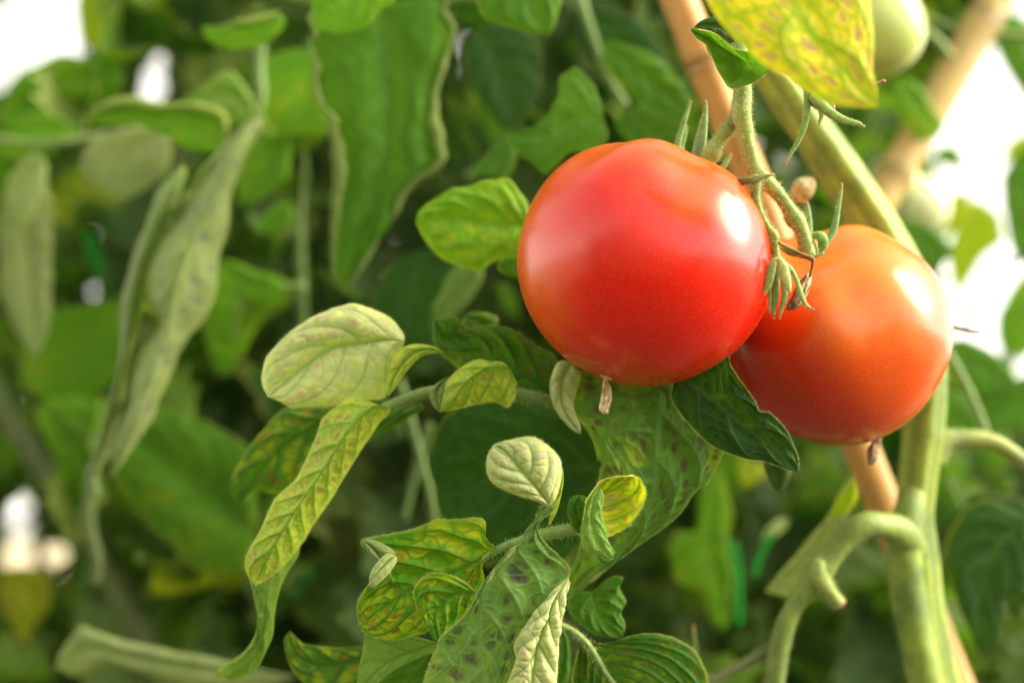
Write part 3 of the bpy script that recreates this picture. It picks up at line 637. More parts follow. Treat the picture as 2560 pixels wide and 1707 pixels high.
# --- right compound leaf below the tomatoes
g2 = stalk([(1860, 900, 9), (1760, 915, 10), (1700, 925, 10), (1665, 935, 9), (1648, 955, 7), (1646, 985, 5)], .432)
leaf("leaflet", g2, [(1644, 950), (1648, 1010), (1640, 1106), (1630, 1235), (1570, 1340), (1490, 1430), (1408, 1502)],
     [(1560, 930, 4), (1437, 930, 3), (1438, 1030, 2), (1475, 1080, 1), (1500, 1140, 1), (1524, 1156, 1), (1512, 1160, 2), (1497, 1206, 2), (1474, 1290, 3), (1440, 1390, 3), (1418, 1450, 2)],
     [(1720, 940, 2), (1790, 1000, 2), (1806, 1110, 1), (1779, 1195), (1737, 1222), (1702, 1276), (1667, 1315), (1617, 1354), (1555, 1402), (1477, 1460)], .411, 'spotty', bow=1.8, nvein=8, relief=1.1, rip=1.4, nu=110, nv=70,
     label="largest green leaflet under the tomatoes, purple spots along its right edge", hairs=700)
leaf("leaflet", g2, [(1690, 930), (1760, 985), (1840, 1050), (1920, 1110), (1996, 1184)],
     [(1745, 885, -4), (1815, 868, -6), (1827, 912, -6), (1858, 956, -5), (1889, 1002, -4), (1899, 1028, -3), (1922, 1034, -3), (1957, 1067, -2), (1985, 1114, -1), (1997, 1150)],
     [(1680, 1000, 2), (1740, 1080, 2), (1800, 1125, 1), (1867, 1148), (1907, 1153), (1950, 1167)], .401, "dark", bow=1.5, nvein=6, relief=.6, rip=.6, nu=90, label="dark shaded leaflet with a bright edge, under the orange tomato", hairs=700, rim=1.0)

# --- lower compound leaf in focus
g3 = stalk([(1640, 1290, 12, 50), (1570, 1310, 13, 40), (1500, 1325, 14, 20), (1440, 1322, 15), (1390, 1330, 16), (1350, 1338, 16), (1310, 1350, 13), (1270, 1362, 11), (1232, 1380, 9), (1190, 1405, 6)], .396, hairs=900)
leaf("leaflet", g3, [(1372, 1262), (1345, 1225, -1), (1291, 1160, -2), (1262, 1125, -1), (1236, 1112)],
     [(1345, 1250), (1300, 1234, 1), (1255, 1215, 1), (1230, 1195, 1), (1221, 1165, 1), (1224, 1138, 1)],
     [(1390, 1240), (1402, 1198, 1), (1405, 1160, 1), (1395, 1136, 1), (1368, 1113), (1330, 1094), (1285, 1100)], .384, 'pale', under=True, bow=2.2, nvein=6, relief=.5, label="spoon-shaped pale yellow leaflet standing up", hairs=500, nu=70, nv=50, serr=.4)
leaf("leaflet", g3, [(1378, 1262, 1), (1400, 1220, 2), (1408, 1180, 2)], [(1372, 1240), (1395, 1195), (1402, 1165)], [(1372, 1310, 1), (1392, 1275, 2), (1406, 1215, 2)], .388, 'yellow', nu=30, nv=16, relief=.1)
leaf("leaflet", g3, [(1376, 1258), (1350, 1295), (1326, 1335), (1309, 1352), (1260, 1405), (1222, 1456), (1208, 1500), (1202, 1566), (1206, 1643), (1217, 1707), (1225, 1790)],
     [(1352, 1262), (1335, 1298), (1316, 1322), (1300, 1350), (1250, 1398), (1212, 1446, 1), (1188, 1480, 2), (1140, 1530, 2), (1085, 1575, 1), (1095, 1604, 1), (1082, 1643), (1062, 1700), (1050, 1790)],
     [(1385, 1276), (1350, 1304), (1346, 1326), (1368, 1357), (1396, 1385), (1423, 1415, 1), (1423, 1444, 1), (1401, 1462, 0), (1359, 1508, -1), (1312, 1582, -1), (1292, 1612, -1), (1294, 1645, -1), (1268, 1707, -1), (1250, 1790, -1)],
     .386, 'grey', bow=1.6, nvein=10, relief=.8, rip=.7, nu=140, nv=70, close=False, label="large grey-green leaflet with purple-brown spots", hairs=800, rim=.8)
leaf("leaflet", g3, [(1422, 1440), (1385, 1500), (1350, 1590), (1335, 1660), (1325, 1740)],
     [(1402, 1460), (1360, 1508), (1312, 1580), (1291, 1612), (1294, 1650), (1262, 1720)],
     [(1424, 1460, 3), (1408, 1513, 3), (1395, 1578, 3), (1392, 1643, 3), (1389, 1730, 3)], .3835, 'pale', under=True, bow=1.6, nvein=7, relief=.9, nu=80, nv=40, close=False, label="folded-over pale yellow underside", hairs=300, rim=.9)
leaf("leaflet", g3, [(1190, 1480), (1150, 1480), (1110, 1500), (1085, 1545), (1092, 1600)],
     [(1165, 1455, -1), (1137, 1438, -2), (1087, 1428, -2), (1053, 1443, -1), (1034, 1471), (1040, 1509), (1062, 1555)],
     [(1182, 1500, 1), (1165, 1525, 2), (1140, 1550, 2), (1110, 1578, 1)], .380, 'glow', bow=1.5, nvein=6, relief=.9, nu=70, nv=40, hairs=300, rim=1.0)
leaf("leaflet", g3, [(1240, 1368), (1190, 1402), (1137, 1425), (1041, 1463), (960, 1515), (898, 1560)],
     [(1215, 1345, 2), (1212, 1306, 1), (1192, 1294), (1137, 1295), (1080, 1301, -1), (1022, 1320, -1), (965, 1333, -1), (907, 1350), (930, 1378, 0), (962, 1402, 1), (935, 1440), (911, 1471), (892, 1512)],
     [(1206, 1410, 1), (1208, 1455, 2), (1165, 1500, 2), (1110, 1550, 2), (1057, 1576, 2), (1011, 1588, 1), (962, 1594, 1), (918, 1583)], .392, 'glow', bow=2.2, nvein=8, relief=1.1, rip=1.4, nu=110, nv=64, label="bright green leaflet mottled yellow, bent at its tip", hairs=700, rim=.9)
leaf("leaflet", g3, [(985, 1388), (950, 1420), (925, 1455)], [(965, 1390), (938, 1425)], [(988, 1400), (962, 1432), (930, 1462)], .386, 'pale', under=True, nu=24, nv=14, relief=.1, rim=0)
leaf("leaflet", g3, [(910, 1350), (935, 1372), (955, 1400)], [(930, 1352), (965, 1368), (985, 1385)], [(915, 1362), (930, 1385), (950, 1404)], .389, 'sage', under=True, nu=24, nv=14, relief=.1, rim=.4)
leaf("leaflet", g3, [(1090, 1605), (1040, 1625), (980, 1650), (930, 1690), (890, 1745)], [(1030, 1590), (960, 1590), (917, 1582), (905, 1640), (895, 1700)], [(1095, 1625), (1040, 1645), (985, 1672), (935, 1712)], .398, 'bright', under=True, nvein=6, relief=.25, bow=.5, nu=50, nv=34, rim=.6)
leaf("leaflet", g3, [(1090, 1610), (1050, 1670), (990, 1730), (930, 1790)], [(1050, 1635), (990, 1665), (940, 1705), (900, 1760)], [(1095, 1650), (1090, 1720), (1060, 1790)], .404, 'mid', nvein=6, relief=.2, nu=50, nv=34)
leaf("leaflet", g3, [(1500, 1345), (1480, 1320), (1470, 1290, 2), (1500, 1240, 4), (1560, 1190)],
     [(1478, 1345, -2), (1457, 1335, -2), (1461, 1298, -2), (1468, 1252, -2), (1490, 1217, -1), (1521, 1194)],
     [(1530, 1340, 2), (1580, 1308, 3), (1610, 1259, 3), (1614, 1221, 2), (1594, 1191, 1)], .388, 'gold', bow=-2.5, nvein=6, relief=.8, nu=60, nv=40, label="cupped leaflet, green outside and yellow within", hairs=400, rim=.9)
leaf("leaflet", g3, [(1500, 1215), (1482, 1255), (1478, 1300), (1490, 1345), (1522, 1395)], [(1490, 1217), (1467, 1252), (1460, 1298), (1455, 1336), (1465, 1367), (1500, 1388)], [(1512, 1240), (1506, 1290), (1516, 1335), (1520, 1352), (1534, 1380)], .384, 'outer', nvein=7, relief=.4, bow=1.2, nu=60, nv=30, hairs=200, rim=.9)
leaf("leaflet", g3, [(1500, 1378), (1515, 1392), (1534, 1388)], [(1492, 1390), (1508, 1408), (1530, 1400)], [(1510, 1375), (1525, 1380)], .386, 'mid', nu=20, nv=12)
leaf("leaflet", g3, [(1460, 1335), (1442, 1300), (1436, 1265), (1450, 1238)], [(1440, 1320), (1426, 1285), (1426, 1255), (1436, 1242)], [(1466, 1305), (1466, 1270), (1462, 1245)], .394, 'mid', nu=30, nv=20)

# --- bottom leaves
g4 = stalk([(1600, 1790, 7, 4), (1520, 1690, 7, 4), (1495, 1650, 8, 3), (1466, 1606, 8), (1430, 1575, 8), (1395, 1560, 8)], .408)
leaf("leaflet", g4, [(1480, 1480), (1490, 1520), (1515, 1560), (1553, 1592)], [(1440, 1480), (1418, 1510), (1428, 1535), (1455, 1562), (1500, 1586)], [(1530, 1440, 1), (1556, 1445), (1548, 1471), (1563, 1506), (1551, 1530), (1562, 1562)], .418, 'mid', nvein=6, relief=.5, bow=2, hairs=200)
leaf("leaflet", g4, [(1458, 1600), (1495, 1650), (1540, 1710), (1600, 1790)],
     [(1445, 1618), (1430, 1668), (1430, 1710), (1460, 1800), (1540, 1850)], [(1516, 1608), (1560, 1590), (1617, 1582), (1671, 1588), (1730, 1622), (1762, 1662), (1776, 1710), (1760, 1790), (1700, 1850)], .412, 'mott', bow=2.5, nvein=9, relief=.9, rip=1.2, nu=90, nv=60, close=False, label="mottled leaflet at the bottom edge", hairs=400, rim=.8)
leaf("leaflet", g4, [(1395, 1560), (1410, 1600), (1410, 1650), (1390, 1720)], [(1392, 1580), (1390, 1640), (1380, 1700)], [(1420, 1590), (1426, 1640), (1420, 1700)], .43, 'mid', nu=30, nv=20)
leaf("leaflet", g4, [(960, 1640), (880, 1650), (800, 1660), (740, 1630), (724, 1578)], [(900, 1612), (830, 1614), (765, 1612), (745, 1600)], [(940, 1720), (860, 1740), (780, 1720), (730, 1670), (711, 1604)], .425, 'mott', under=False, nvein=7, relief=.5, nu=60, nv=36)

# --- upper leaf: the yellow one hangs in front of everything
g5 = stalk([(1960, -420, 14), (1930, -300, 12), (1920, -200, 11), (1925, -120, 10)], .345)
leaf("leaflet", g5, [(1925, -130), (1960, -40), (2020, 60), (2100, 165), (2194, 268)],
     [(1790, -120, 2), (1750, -40, 2), (1770, 20, 1), (1815, 70, 1), (1862, 118), (1915, 165), (1960, 185), (2010, 222), (2065, 252), (2130, 264)],
     [(2100, -130, 4), (2155, -60, 4), (2175, 0, 3), (2186, 80, 2), (2180, 170, 1), (2190, 230)], .338, 'gold', bow=1.8, nvein=4.8, relief=.6, rip=1.2, nu=90, nv=64, label="big yellow leaflet with brown blotches hanging in front, out of focus", rim=.2)
leaf("leaflet", g5, [(1935, 168), (1900, 165, 3), (1850, 150, 5), (1790, 110, 3), (1728, 74)],
     [(1890, 134, -1), (1860, 126, -1), (1830, 119, -1), (1784, 88, -1), (1750, 80)],
     [(1895, 200, 1), (1862, 214), (1828, 219), (1806, 190), (1790, 160), (1772, 112), (1745, 92)], .389, 'mid', bow=-1.5, nvein=6, relief=.5, nu=60, nv=40, hairs=300, rim=.7, label="curled green leaflet just above the fork of the truss")
leaf("leaflet", g5, [(1728, 74), (1760, 66), (1800, 70), (1840, 100)], [(1753, 50), (1784, 41), (1830, 40), (1860, 80)], [(1760, 78), (1800, 92), (1830, 112)], .396, 'dark', under=True, nu=30, nv=20)

# --- single leaves on the front plant, right hand side and behind
def pleaf(plant, *a, **k): return leaf("leaf", plant, *a, **k)
pleaf(plant_front, [(1330, 562), (1240, 560), (1140, 545), (1039, 556)], [(1324, 520), (1306, 486), (1258, 449), (1170, 461), (1105, 488), (1055, 521)], [(1325, 640), (1302, 650), (1236, 655), (1203, 676), (1148, 670), (1105, 648), (1066, 604)], .447, 'bright', nvein=7, relief=.9, bow=2.5, pal_vd=.8)
pleaf(plant_front, [(1330, 600), (1310, 650), (1280, 690)], [(1300, 620), (1260, 650), (1245, 670)], [(1340, 650), (1320, 690)], .455, 'mid', nu=30, nv=20)
pleaf(plant_mid, [(1510, 300), (1440, 300), (1370, 345), (1270, 330)], [(1500, 240), (1440, 180), (1396, 190), (1388, 240), (1357, 296), (1310, 325)], [(1515, 345), (1490, 372), (1420, 395), (1368, 430), (1329, 408), (1292, 386)], .478, 'mid', nvein=6, relief=.6, bow=1.5)
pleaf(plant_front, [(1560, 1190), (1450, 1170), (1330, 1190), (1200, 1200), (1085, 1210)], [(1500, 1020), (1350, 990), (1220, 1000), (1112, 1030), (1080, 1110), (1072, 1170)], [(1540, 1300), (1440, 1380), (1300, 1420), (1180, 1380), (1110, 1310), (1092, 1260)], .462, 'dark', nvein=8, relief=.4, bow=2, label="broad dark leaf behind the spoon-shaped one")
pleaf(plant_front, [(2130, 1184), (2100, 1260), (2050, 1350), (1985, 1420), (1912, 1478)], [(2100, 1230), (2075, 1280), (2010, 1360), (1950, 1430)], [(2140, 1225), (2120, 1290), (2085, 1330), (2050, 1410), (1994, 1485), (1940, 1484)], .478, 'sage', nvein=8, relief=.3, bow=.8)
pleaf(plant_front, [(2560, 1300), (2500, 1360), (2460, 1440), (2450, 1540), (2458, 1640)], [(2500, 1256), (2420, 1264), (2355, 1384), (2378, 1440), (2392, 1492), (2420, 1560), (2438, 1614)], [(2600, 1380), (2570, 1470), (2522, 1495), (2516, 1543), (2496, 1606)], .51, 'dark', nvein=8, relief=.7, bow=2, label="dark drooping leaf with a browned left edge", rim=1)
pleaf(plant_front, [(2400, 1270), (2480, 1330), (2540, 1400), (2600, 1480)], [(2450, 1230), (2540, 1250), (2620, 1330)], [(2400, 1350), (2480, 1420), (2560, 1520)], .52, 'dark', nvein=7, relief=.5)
pleaf(plant_front, [(1915, 1150), (1935, 1190), (1944, 1228)], [(1905, 1165), (1925, 1215)], [(1960, 1150), (1975, 1180), (1955, 1222)], .45, 'dark', nu=24, nv=16, rim=1)

# ------------------------------------------------------------------ MIDDLE PLANT
pleaf(plant_mid, [(956, 10), (965, 120), (985, 250), (980, 380), (940, 520), (890, 640), (857, 738)],
      [(860, -10), (778, 80), (792, 181), (810, 258), (838, 329), (852, 439), (842, 548), (834, 658)],
      [(1090, -10), (1128, 90), (1092, 219), (1088, 329), (1108, 406), (1024, 466), (980, 548), (925, 631)], .505, 'mid', bow=5, nvein=9, relief=.8, rip=1.6, rollL=22, rollR=24, nu=110, nv=50,
      label="long drooping leaf with rolled pale edges", rim=.3)
pleaf(plant_mid, [(900, -90), (890, -20), (850, 40), (800, 80)], [(830, -80), (778, -20), (774, 40), (785, 68)], [(1000, -80), (985, -5), (938, 46), (872, 84)], .47, 'bright', nvein=6, relief=.6)
pleaf(plant_mid, [(1300, -110), (1310, -40), (1340, 30), (1372, 90)], [(1210, -80), (1196, 10), (1222, 50), (1313, 78)], [(1400, -80), (1400, 0), (1392, 45)], .47, 'mid', nvein=6, relief=.5, bow=2)
pleaf(plant_mid, [(1200, 440), (1240, 400), (1275, 350)], [(1180, 445), (1200, 400), (1262, 345)], [(1260, 450), (1285, 420), (1288, 370)], .50, 'mid', nu=30, nv=20)
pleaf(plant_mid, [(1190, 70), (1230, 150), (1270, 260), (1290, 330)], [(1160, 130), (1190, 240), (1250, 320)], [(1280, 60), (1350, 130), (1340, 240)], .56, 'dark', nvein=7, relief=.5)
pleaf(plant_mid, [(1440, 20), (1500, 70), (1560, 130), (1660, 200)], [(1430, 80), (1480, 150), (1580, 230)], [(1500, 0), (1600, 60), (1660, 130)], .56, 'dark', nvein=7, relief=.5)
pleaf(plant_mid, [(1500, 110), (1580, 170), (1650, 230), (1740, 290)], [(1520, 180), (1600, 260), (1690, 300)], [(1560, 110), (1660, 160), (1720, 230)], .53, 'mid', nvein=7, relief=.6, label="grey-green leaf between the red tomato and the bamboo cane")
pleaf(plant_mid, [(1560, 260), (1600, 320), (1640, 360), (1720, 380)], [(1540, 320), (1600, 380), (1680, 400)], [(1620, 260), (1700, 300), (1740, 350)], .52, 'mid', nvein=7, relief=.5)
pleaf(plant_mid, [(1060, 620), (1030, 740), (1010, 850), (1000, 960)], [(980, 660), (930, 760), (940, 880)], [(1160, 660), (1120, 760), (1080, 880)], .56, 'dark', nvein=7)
pleaf(plant_mid, [(1180, 660), (1160, 710), (1120, 760), (1090, 800)], [(1130, 670), (1100, 730), (1080, 770)], [(1210, 680), (1190, 730), (1140, 790)], .52, 'mid', nvein=5, under=True)
pleaf(plant_mid, [(1250, 700), (1275, 740), (1300, 800)], [(1240, 730), (1260, 780)], [(1280, 720), (1300, 760)], .60, 'bright', nu=24, nv=16)
pleaf(plant_mid, [(1230, 62), (1195, 95), (1185, 150), (1180, 170)], [(1150, 55), (1148, 80), (1165, 140)], [(1235, 75), (1215, 110), (1195, 150)], .62, 'lime', nu=24, nv=16) if False else None
tube("leaf_stalk", [(1445, -20, 14), (1480, 90, 13), (1520, 190, 13), (1560, 270, 15), (1580, 330, 12)], .56, plant_mid, col=(.13, .22, .05))
tube("leaf_stalk", [(1000, 950, 9), (1040, 1100, 10), (1075, 1230, 10), (1090, 1330, 9)], .55, plant_mid, col=(.12, .20, .05))
tube("leaf_stalk", [(1010, 1300, 8), (1040, 1180, 9), (1075, 1060, 9)], .56, plant_mid, col=(.10, .17, .05))
tube("leaf_stalk", [(760, 900, 12), (755, 700, 12), (750, 560, 11), (760, 400, 10), (740, 300, 9)], .60, plant_mid, col=(.16, .24, .08))
tube("leaf_stalk", [(760, 718, 12), (700, 720, 13), (640, 735, 16), (600, 760, 12)], .58, plant_mid, col=(.16, .26, .06))
tube("leaf_stalk", [(1500, 1300, 10), (1480, 1200, 14), (1470, 1100, 13)], .47, plant_mid, col=(.15, .22, .07))

# ------------------------------------------------------------------ LEFT PLANT
DL = .505
pleaf(plant_left, [(650, 280, 6), (585, 405, -12), (510, 560, -18), (450, 680, -20), (425, 800, -19), (385, 920, -17), (335, 1060, -12), (282, 1190)],
      [(600, 330, 4), (541, 398, 4), (492, 468, 6), (437, 550, 8), (372, 650, 10), (350, 745, 10), (392, 790, 14), (362, 835, 8), (338, 905, 8), (316, 1014, 6), (286, 1112, 2)],
      [(655, 320, 6), (612, 411, 6), (570, 548, 10), (530, 690, 12), (497, 795, 12), (425, 960, 10), (360, 1085, 6)], DL, 'sage', under=False, bow=7, nvein=15, relief=.8, rip=3.0, nu=150, nv=50, rollL=26, label="long grey-green leaf rolled into a tube, spotted purple", rim=.2)
pleaf(plant_left, [(458, 412), (412, 510, -8), (372, 600, -9), (338, 720, -9), (322, 830, -9), (296, 950, -8), (258, 1080, -4), (232, 1200)],
      [(430, 450, 2), (400, 490, 2), (353, 605, 3), (322, 713, 3), (305, 823, 3), (288, 932, 3), (256, 1069, 2), (234, 1150, 1)],
      [(458, 440, 4), (424, 521, 5), (400, 603, 5), (356, 713, 5), (340, 823, 5), (326, 921, 5), (292, 1080, 4), (252, 1170, 2)], DL + .006, 'sage', bow=4, nvein=14, relief=.8, rip=2.4, nu=110, nv=36, rim=.2, serr=1.4, label="narrow rolled leaf beside the long tube-like one")
pleaf(plant_left, [(560, 360), (480, 330), (390, 300), (300, 285), (219, 300)], [(560, 300), (494, 272), (400, 268), (329, 257), (263, 268)], [(540, 380), (470, 370), (411, 340), (330, 315), (260, 312)], .54, 'bright', rollL=22, nvein=7, relief=.4)
pleaf(plant_left, [(640, 300), (590, 240), (520, 240), (440, 268)], [(625, 240), (570, 178), (510, 210), (460, 245)], [(610, 310), (540, 300), (480, 285)], .55, 'bright', under=True, nvein=7, relief=.4)
pleaf(plant_left, [(420, 330), (350, 350), (300, 400), (260, 480)], [(330, 320), (240, 345), (205, 380), (210, 440)], [(430, 380), (410, 440), (350, 480), (300, 500)], .58, 'sage', under=False, nvein=6)
pleaf(plant_left, [(700, 30), (640, 90), (580, 108), (505, 68)], [(660, 48), (600, 60), (549, 70)], [(712, 60), (670, 112), (600, 125), (530, 108)], .52, 'bright', rollL=16, nvein=6, relief=.3)
pleaf(plant_left, [(820, 120), (780, 200), (760, 280), (740, 340)], [(700, 130), (640, 200), (650, 290), (690, 330)], [(830, 200), (840, 270), (820, 330)], .575, 'bright', nvein=6, relief=.4)
pleaf(plant_left, [(560, 730), (620, 700), (560, 660), (516, 648)], [(680, 770), (710, 710), (664, 700), (598, 660)], [(580, 880), (540, 860), (510, 760), (505, 690)], .57, 'bright', nvein=6, under=False)
pleaf(plant_left, [(750, 722), (650, 740), (570, 790), (520, 870)], [(690, 690), (600, 665), (520, 648), (490, 720)], [(720, 760), (650, 810), (600, 900), (550, 940)], .585, 'bright', nvein=6, relief=.3)
pleaf(plant_left, [(720, 330), (690, 400), (650, 460), (600, 510)], [(640, 340), (610, 390), (590, 450)], [(730, 400), (715, 450), (650, 500)], .58, 'bright', nvein=6)
pleaf(plant_left, [(728, 505), (700, 545), (660, 585)], [(690, 510), (655, 545), (645, 575)], [(735, 545), (705, 580)], .56, 'bright', nu=30, nv=20)
pleaf(plant_left, [(640, 1330), (540, 1250), (430, 1160), (300, 1060)], [(600, 1440), (481, 1410), (420, 1340), (340, 1270), (285, 1190)], [(640, 1200), (612, 1112), (520, 1060), (437, 1030), (360, 1020)], .575, 'mid', nvein=7, relief=.5, bow=3, label="large smooth green leaf with a straight pale midrib")
pleaf(plant_left, [(740, 1690), (600, 1672), (465, 1660), (328, 1640), (230, 1620), (137, 1668)], [(680, 1680), (601, 1660), (465, 1632), (328, 1600), (241, 1572), (191, 1568), (150, 1625)], [(660, 1715), (520, 1722), (437, 1708), (355, 1688), (273, 1665), (191, 1690)], .535, 'sage', nvein=10, relief=.4, bow=3, label="pale twisted leaf low at the left", under=False, rim=.1)
pleaf(plant_left, [(340, 730), (250, 800), (180, 880), (120, 1000)], [(240, 760), (110, 785), (60, 860), (60, 960)], [(340, 840), (300, 930), (230, 1000)], .62, 'bright', nvein=6, relief=.3)
pleaf(plant_left, [(240, 1170), (225, 1110), (180, 1060), (131, 1022)], [(245, 1120), (225, 1080)], [(270, 1090), (262, 1030), (200, 990), (150, 1000)], .60, 'bright', nvein=6)
pleaf(plant_left, [(110, 1000), (140, 1060), (180, 1130), (230, 1190)], [(90, 1040), (120, 1120), (180, 1180)], [(150, 1000), (220, 1060), (245, 1130)], .61, 'bright', nvein=6)
pleaf(plant_left, [(150, 1130), (190, 1180), (215, 1240), (225, 1300)], [(140, 1180), (180, 1270)], [(190, 1120), (260, 1190), (265, 1250)], .62, 'bright', nvein=6)
pleaf(plant_left, [(100, 380), (60, 520), (80, 700), (90, 900)], [(20, 460), (0, 600), (20, 780)], [(130, 500), (130, 650), (125, 800)], .60, 'sage', nvein=8, relief=.4)
pleaf(plant_left, [(110, 390), (60, 430), (10, 490)], [(80, 385), (30, 430)], [(120, 440), (90, 520), (50, 560)], .58, 'sage', under=True, nvein=6)
pleaf(plant_left, [(300, 150), (240, 190), (160, 200), (20, 215)], [(240, 145), (160, 135), (80, 165)], [(300, 220), (220, 250), (100, 240)], .62, 'bright', nvein=6)
pleaf(plant_left, [(300, 240), (200, 230), (100, 250), (-20, 290)], [(230, 200), (120, 205), (30, 230)], [(250, 290), (140, 310), (30, 320)], .63, 'bright', nvein=6)
pleaf(plant_left, [(200, 330), (120, 310), (40, 330), (-40, 380)], [(140, 290), (60, 290)], [(150, 370), (60, 400)], .60, 'bright', nvein=6)
pleaf(plant_left, [(255, -60), (240, 0), (225, 60), (205, 110)], [(215, -40), (195, 20), (200, 80)], [(290, -20), (270, 60), (240, 120)], .66, 'lime', nvein=5)
tube("main_stem", [(-60, 880, 26), (60, 1100, 28), (150, 1240, 30), (250, 1380, 32), (340, 1560, 32), (420, 1720, 34), (480, 1900, 36)], .64, plant_left, col=(.12, .17, .05), alt=(.08, .11, .03))
tube("leaf_stalk", [(660, 60, 12), (650, 160, 12), (650, 260, 14), (610, 360, 12)], .56, plant_left, col=(.15, .25, .06))
tube("leaf_stalk", [(240, 1240, 12), (232, 1180, 12), (260, 1130, 14), (300, 1100, 8)], .53, plant_left, col=(.10, .14, .05))
tube("leaf_stalk", [(230, 1180, 16), (225, 1300, 14), (245, 1400, 12), (240, 1460, 12)], .57, plant_left, col=(.10, .13, .05))
tube("leaf_stalk", [(-20, 345, 10), (100, 360, 11), (220, 345, 10), (300, 330, 8)], .60, plant_left, col=(.22, .30, .10))

# ------------------------------------------------------------------ RIGHT PLANT
pleaf(plant_right, [(2440, 495), (2430, 560), (2410, 640), (2396, 740)], [(2405, 525), (2385, 580), (2368, 640), (2376, 701)], [(2490, 535), (2512, 570), (2500, 610), (2461, 645), (2425, 703)], .78, 'lime', nvein=6, relief=.3, label="yellow-green leaf glowing against the white sky")
pleaf(plant_right, [(2600, 360), (2560, 440), (2540, 540), (2550, 660)], [(2560, 370), (2510, 440), (2512, 540), (2530, 620)], [(2640, 420), (2640, 560), (2600, 640)], .68, 'mid', nvein=6)
pleaf(plant_right, [(2620, 340), (2560, 365), (2500, 402)], [(2590, 330), (2530, 350)], [(2600, 390), (2540, 400)], .76, 'lime', nu=24, nv=16)
pleaf(plant_right, [(2230, 560), (2290, 590), (2330, 630), (2338, 705)], [(2260, 600), (2290, 648), (2318, 690)], [(2290, 552), (2350, 585), (2385, 636), (2360, 650)], .60, 'mid', nvein=6)
pleaf(plant_right, [(2362, 860), (2420, 900), (2480, 930), (2530, 985)], [(2400, 846), (2460, 868), (2530, 925)], [(2370, 920), (2430, 975), (2500, 990)], .60, 'mid', nvein=6, relief=.4)
pleaf(plant_right, [(2590, 940), (2560, 1000), (2500, 1040), (2440, 1050)], [(2540, 950), (2470, 990)], [(2600, 1010), (2560, 1070), (2480, 1080)], .60, 'mid', nvein=6)
pleaf(plant_right, [(2360, 1040), (2400, 1060), (2430, 1100)], [(2370, 980), (2420, 990), (2450, 1050)], [(2370, 1080), (2410, 1110)], .58, 'mid', nvein=6, rim=.8)
pleaf(plant_right, [(2560, 750), (2530, 800), (2520, 850)], [(2540, 760), (2505, 820)], [(2600, 800), (2560, 900)], .7, 'bright', nu=24, nv=16)
pleaf(plant_right, [(2500, 100), (2460, 160), (2400, 230), (2350, 290)], [(2420, 90), (2360, 170), (2330, 260)], [(2500, 130), (2465, 175), (2420, 250)], .74, 'bright', nvein=6) if False else None
pleaf(plant_right, [(2620, 90), (2560, 110), (2520, 70), (2490, 20)], [(2560, 50), (2510, 30)], [(2600, 170), (2540, 160), (2500, 90)], .70, 'bright', nvein=5)
pleaf(plant_right, [(2500, 60), (2520, 130), (2550, 200), (2600, 260)], [(2485, 95), (2515, 170), (2560, 240)], [(2560, 100), (2590, 170)], .66, 'mid', nvein=5)
pleaf(plant_right, [(2240, 190), (2290, 250), (2330, 310), (2345, 340)], [(2230, 250), (2260, 310), (2310, 350)], [(2290, 210), (2330, 260), (2360, 310)], .60, 'bright', nvein=5)
pleaf(plant_right, [(2200, 330), (2250, 350), (2300, 380), (2330, 420)], [(2210, 380), (2260, 420), (2310, 440)], [(2260, 320), (2310, 340)], .62, 'mid', nvein=5)
tube("leaf_stalk", [(2290, 40, 9), (2350, 60, 10), (2420, 80, 10), (2520, 90, 12), (2600, 90, 12)], .62, plant_right, col=(.18, .28, .06))
tube("leaf_stalk", [(2300, 70, 12), (2345, 105, 13), (2375, 145, 12)], .60, plant_right, col=(.18, .30, .06))
tube("leaf_stalk", [(2410, 830, 6), (2440, 760, 6), (2490, 690, 5), (2580, 610, 5)], .52, plant_right, col=(.05, .09, .03), alt=(.04, .06, .02))
tube("leaf_stalk", [(2365, 870, 8), (2410, 950, 9), (2450, 1040, 10), (2470, 1100, 9)], .53, plant_right, col=(.18, .28, .08))
tube("main_stem", [(2480, 1250, 20), (2520, 900, 20), (2640, 500, 20), (2720, 100, 18), (2760, -300, 14)], .78, plant_right, col=(.14, .22, .06))

pleaf(plant_right, [(2600, 690), (2560, 740), (2520, 800), (2500, 870)], [(2560, 690), (2512, 750), (2490, 820)], [(2610, 760), (2570, 830), (2525, 880)], .72, 'bright', nvein=5)
pleaf(plant_right, [(2330, 395), (2370, 385), (2400, 400), (2412, 425)], [(2355, 368), (2395, 375)], [(2350, 408), (2385, 420)], .70, 'bright', nu=30, nv=18)
pleaf(plant_right, [(2420, 480), (2380, 520), (2350, 560), (2345, 610)], [(2385, 485), (2350, 530)], [(2425, 530), (2380, 580)], .72, 'lime', nu=40, nv=24)
# ------------------------------------------------------------------ unripe green tomatoes
def green_fruit(x, y, d, rpx, ax, label, col, alt, seed):
    c = W(x, y, d); R = rpx * K * d
    t = thing("tomato", label, "tomato", c + UPV * R, "green unripe tomatoes")
    V, F, N, X = fruit_geo(c, R, np.asarray(ax, float), seed=seed, ribs=.02, squash=1.0, dimple=.1, nu=60, nv=80)
    put("fruit", V, F, M_GREENFRUIT, t, {"Col": mixc(np.tile(np.asarray(col, float), (len(X), 1)), alt, fbm(X, 2, seed, 2))})
    top = c + frame_from_axis(np.asarray(ax, float))[:, 2] * R * .9
    px, py, dd = project(top)
    for k in range(5):
        a = k / 5 * 6.283; tube("sepal", [(px, py, rpx * .08), (px + math.cos(a) * rpx * .35, py + math.sin(a) * rpx * .2, rpx * .1, math.sin(a) * 2 - 2), (px + math.cos(a) * rpx * .7, py + math.sin(a) * rpx * .35 - 3, 1.5, math.sin(a) * 4 - 3)], dd - .002, t, nu=12, ns=8, flat=.5)
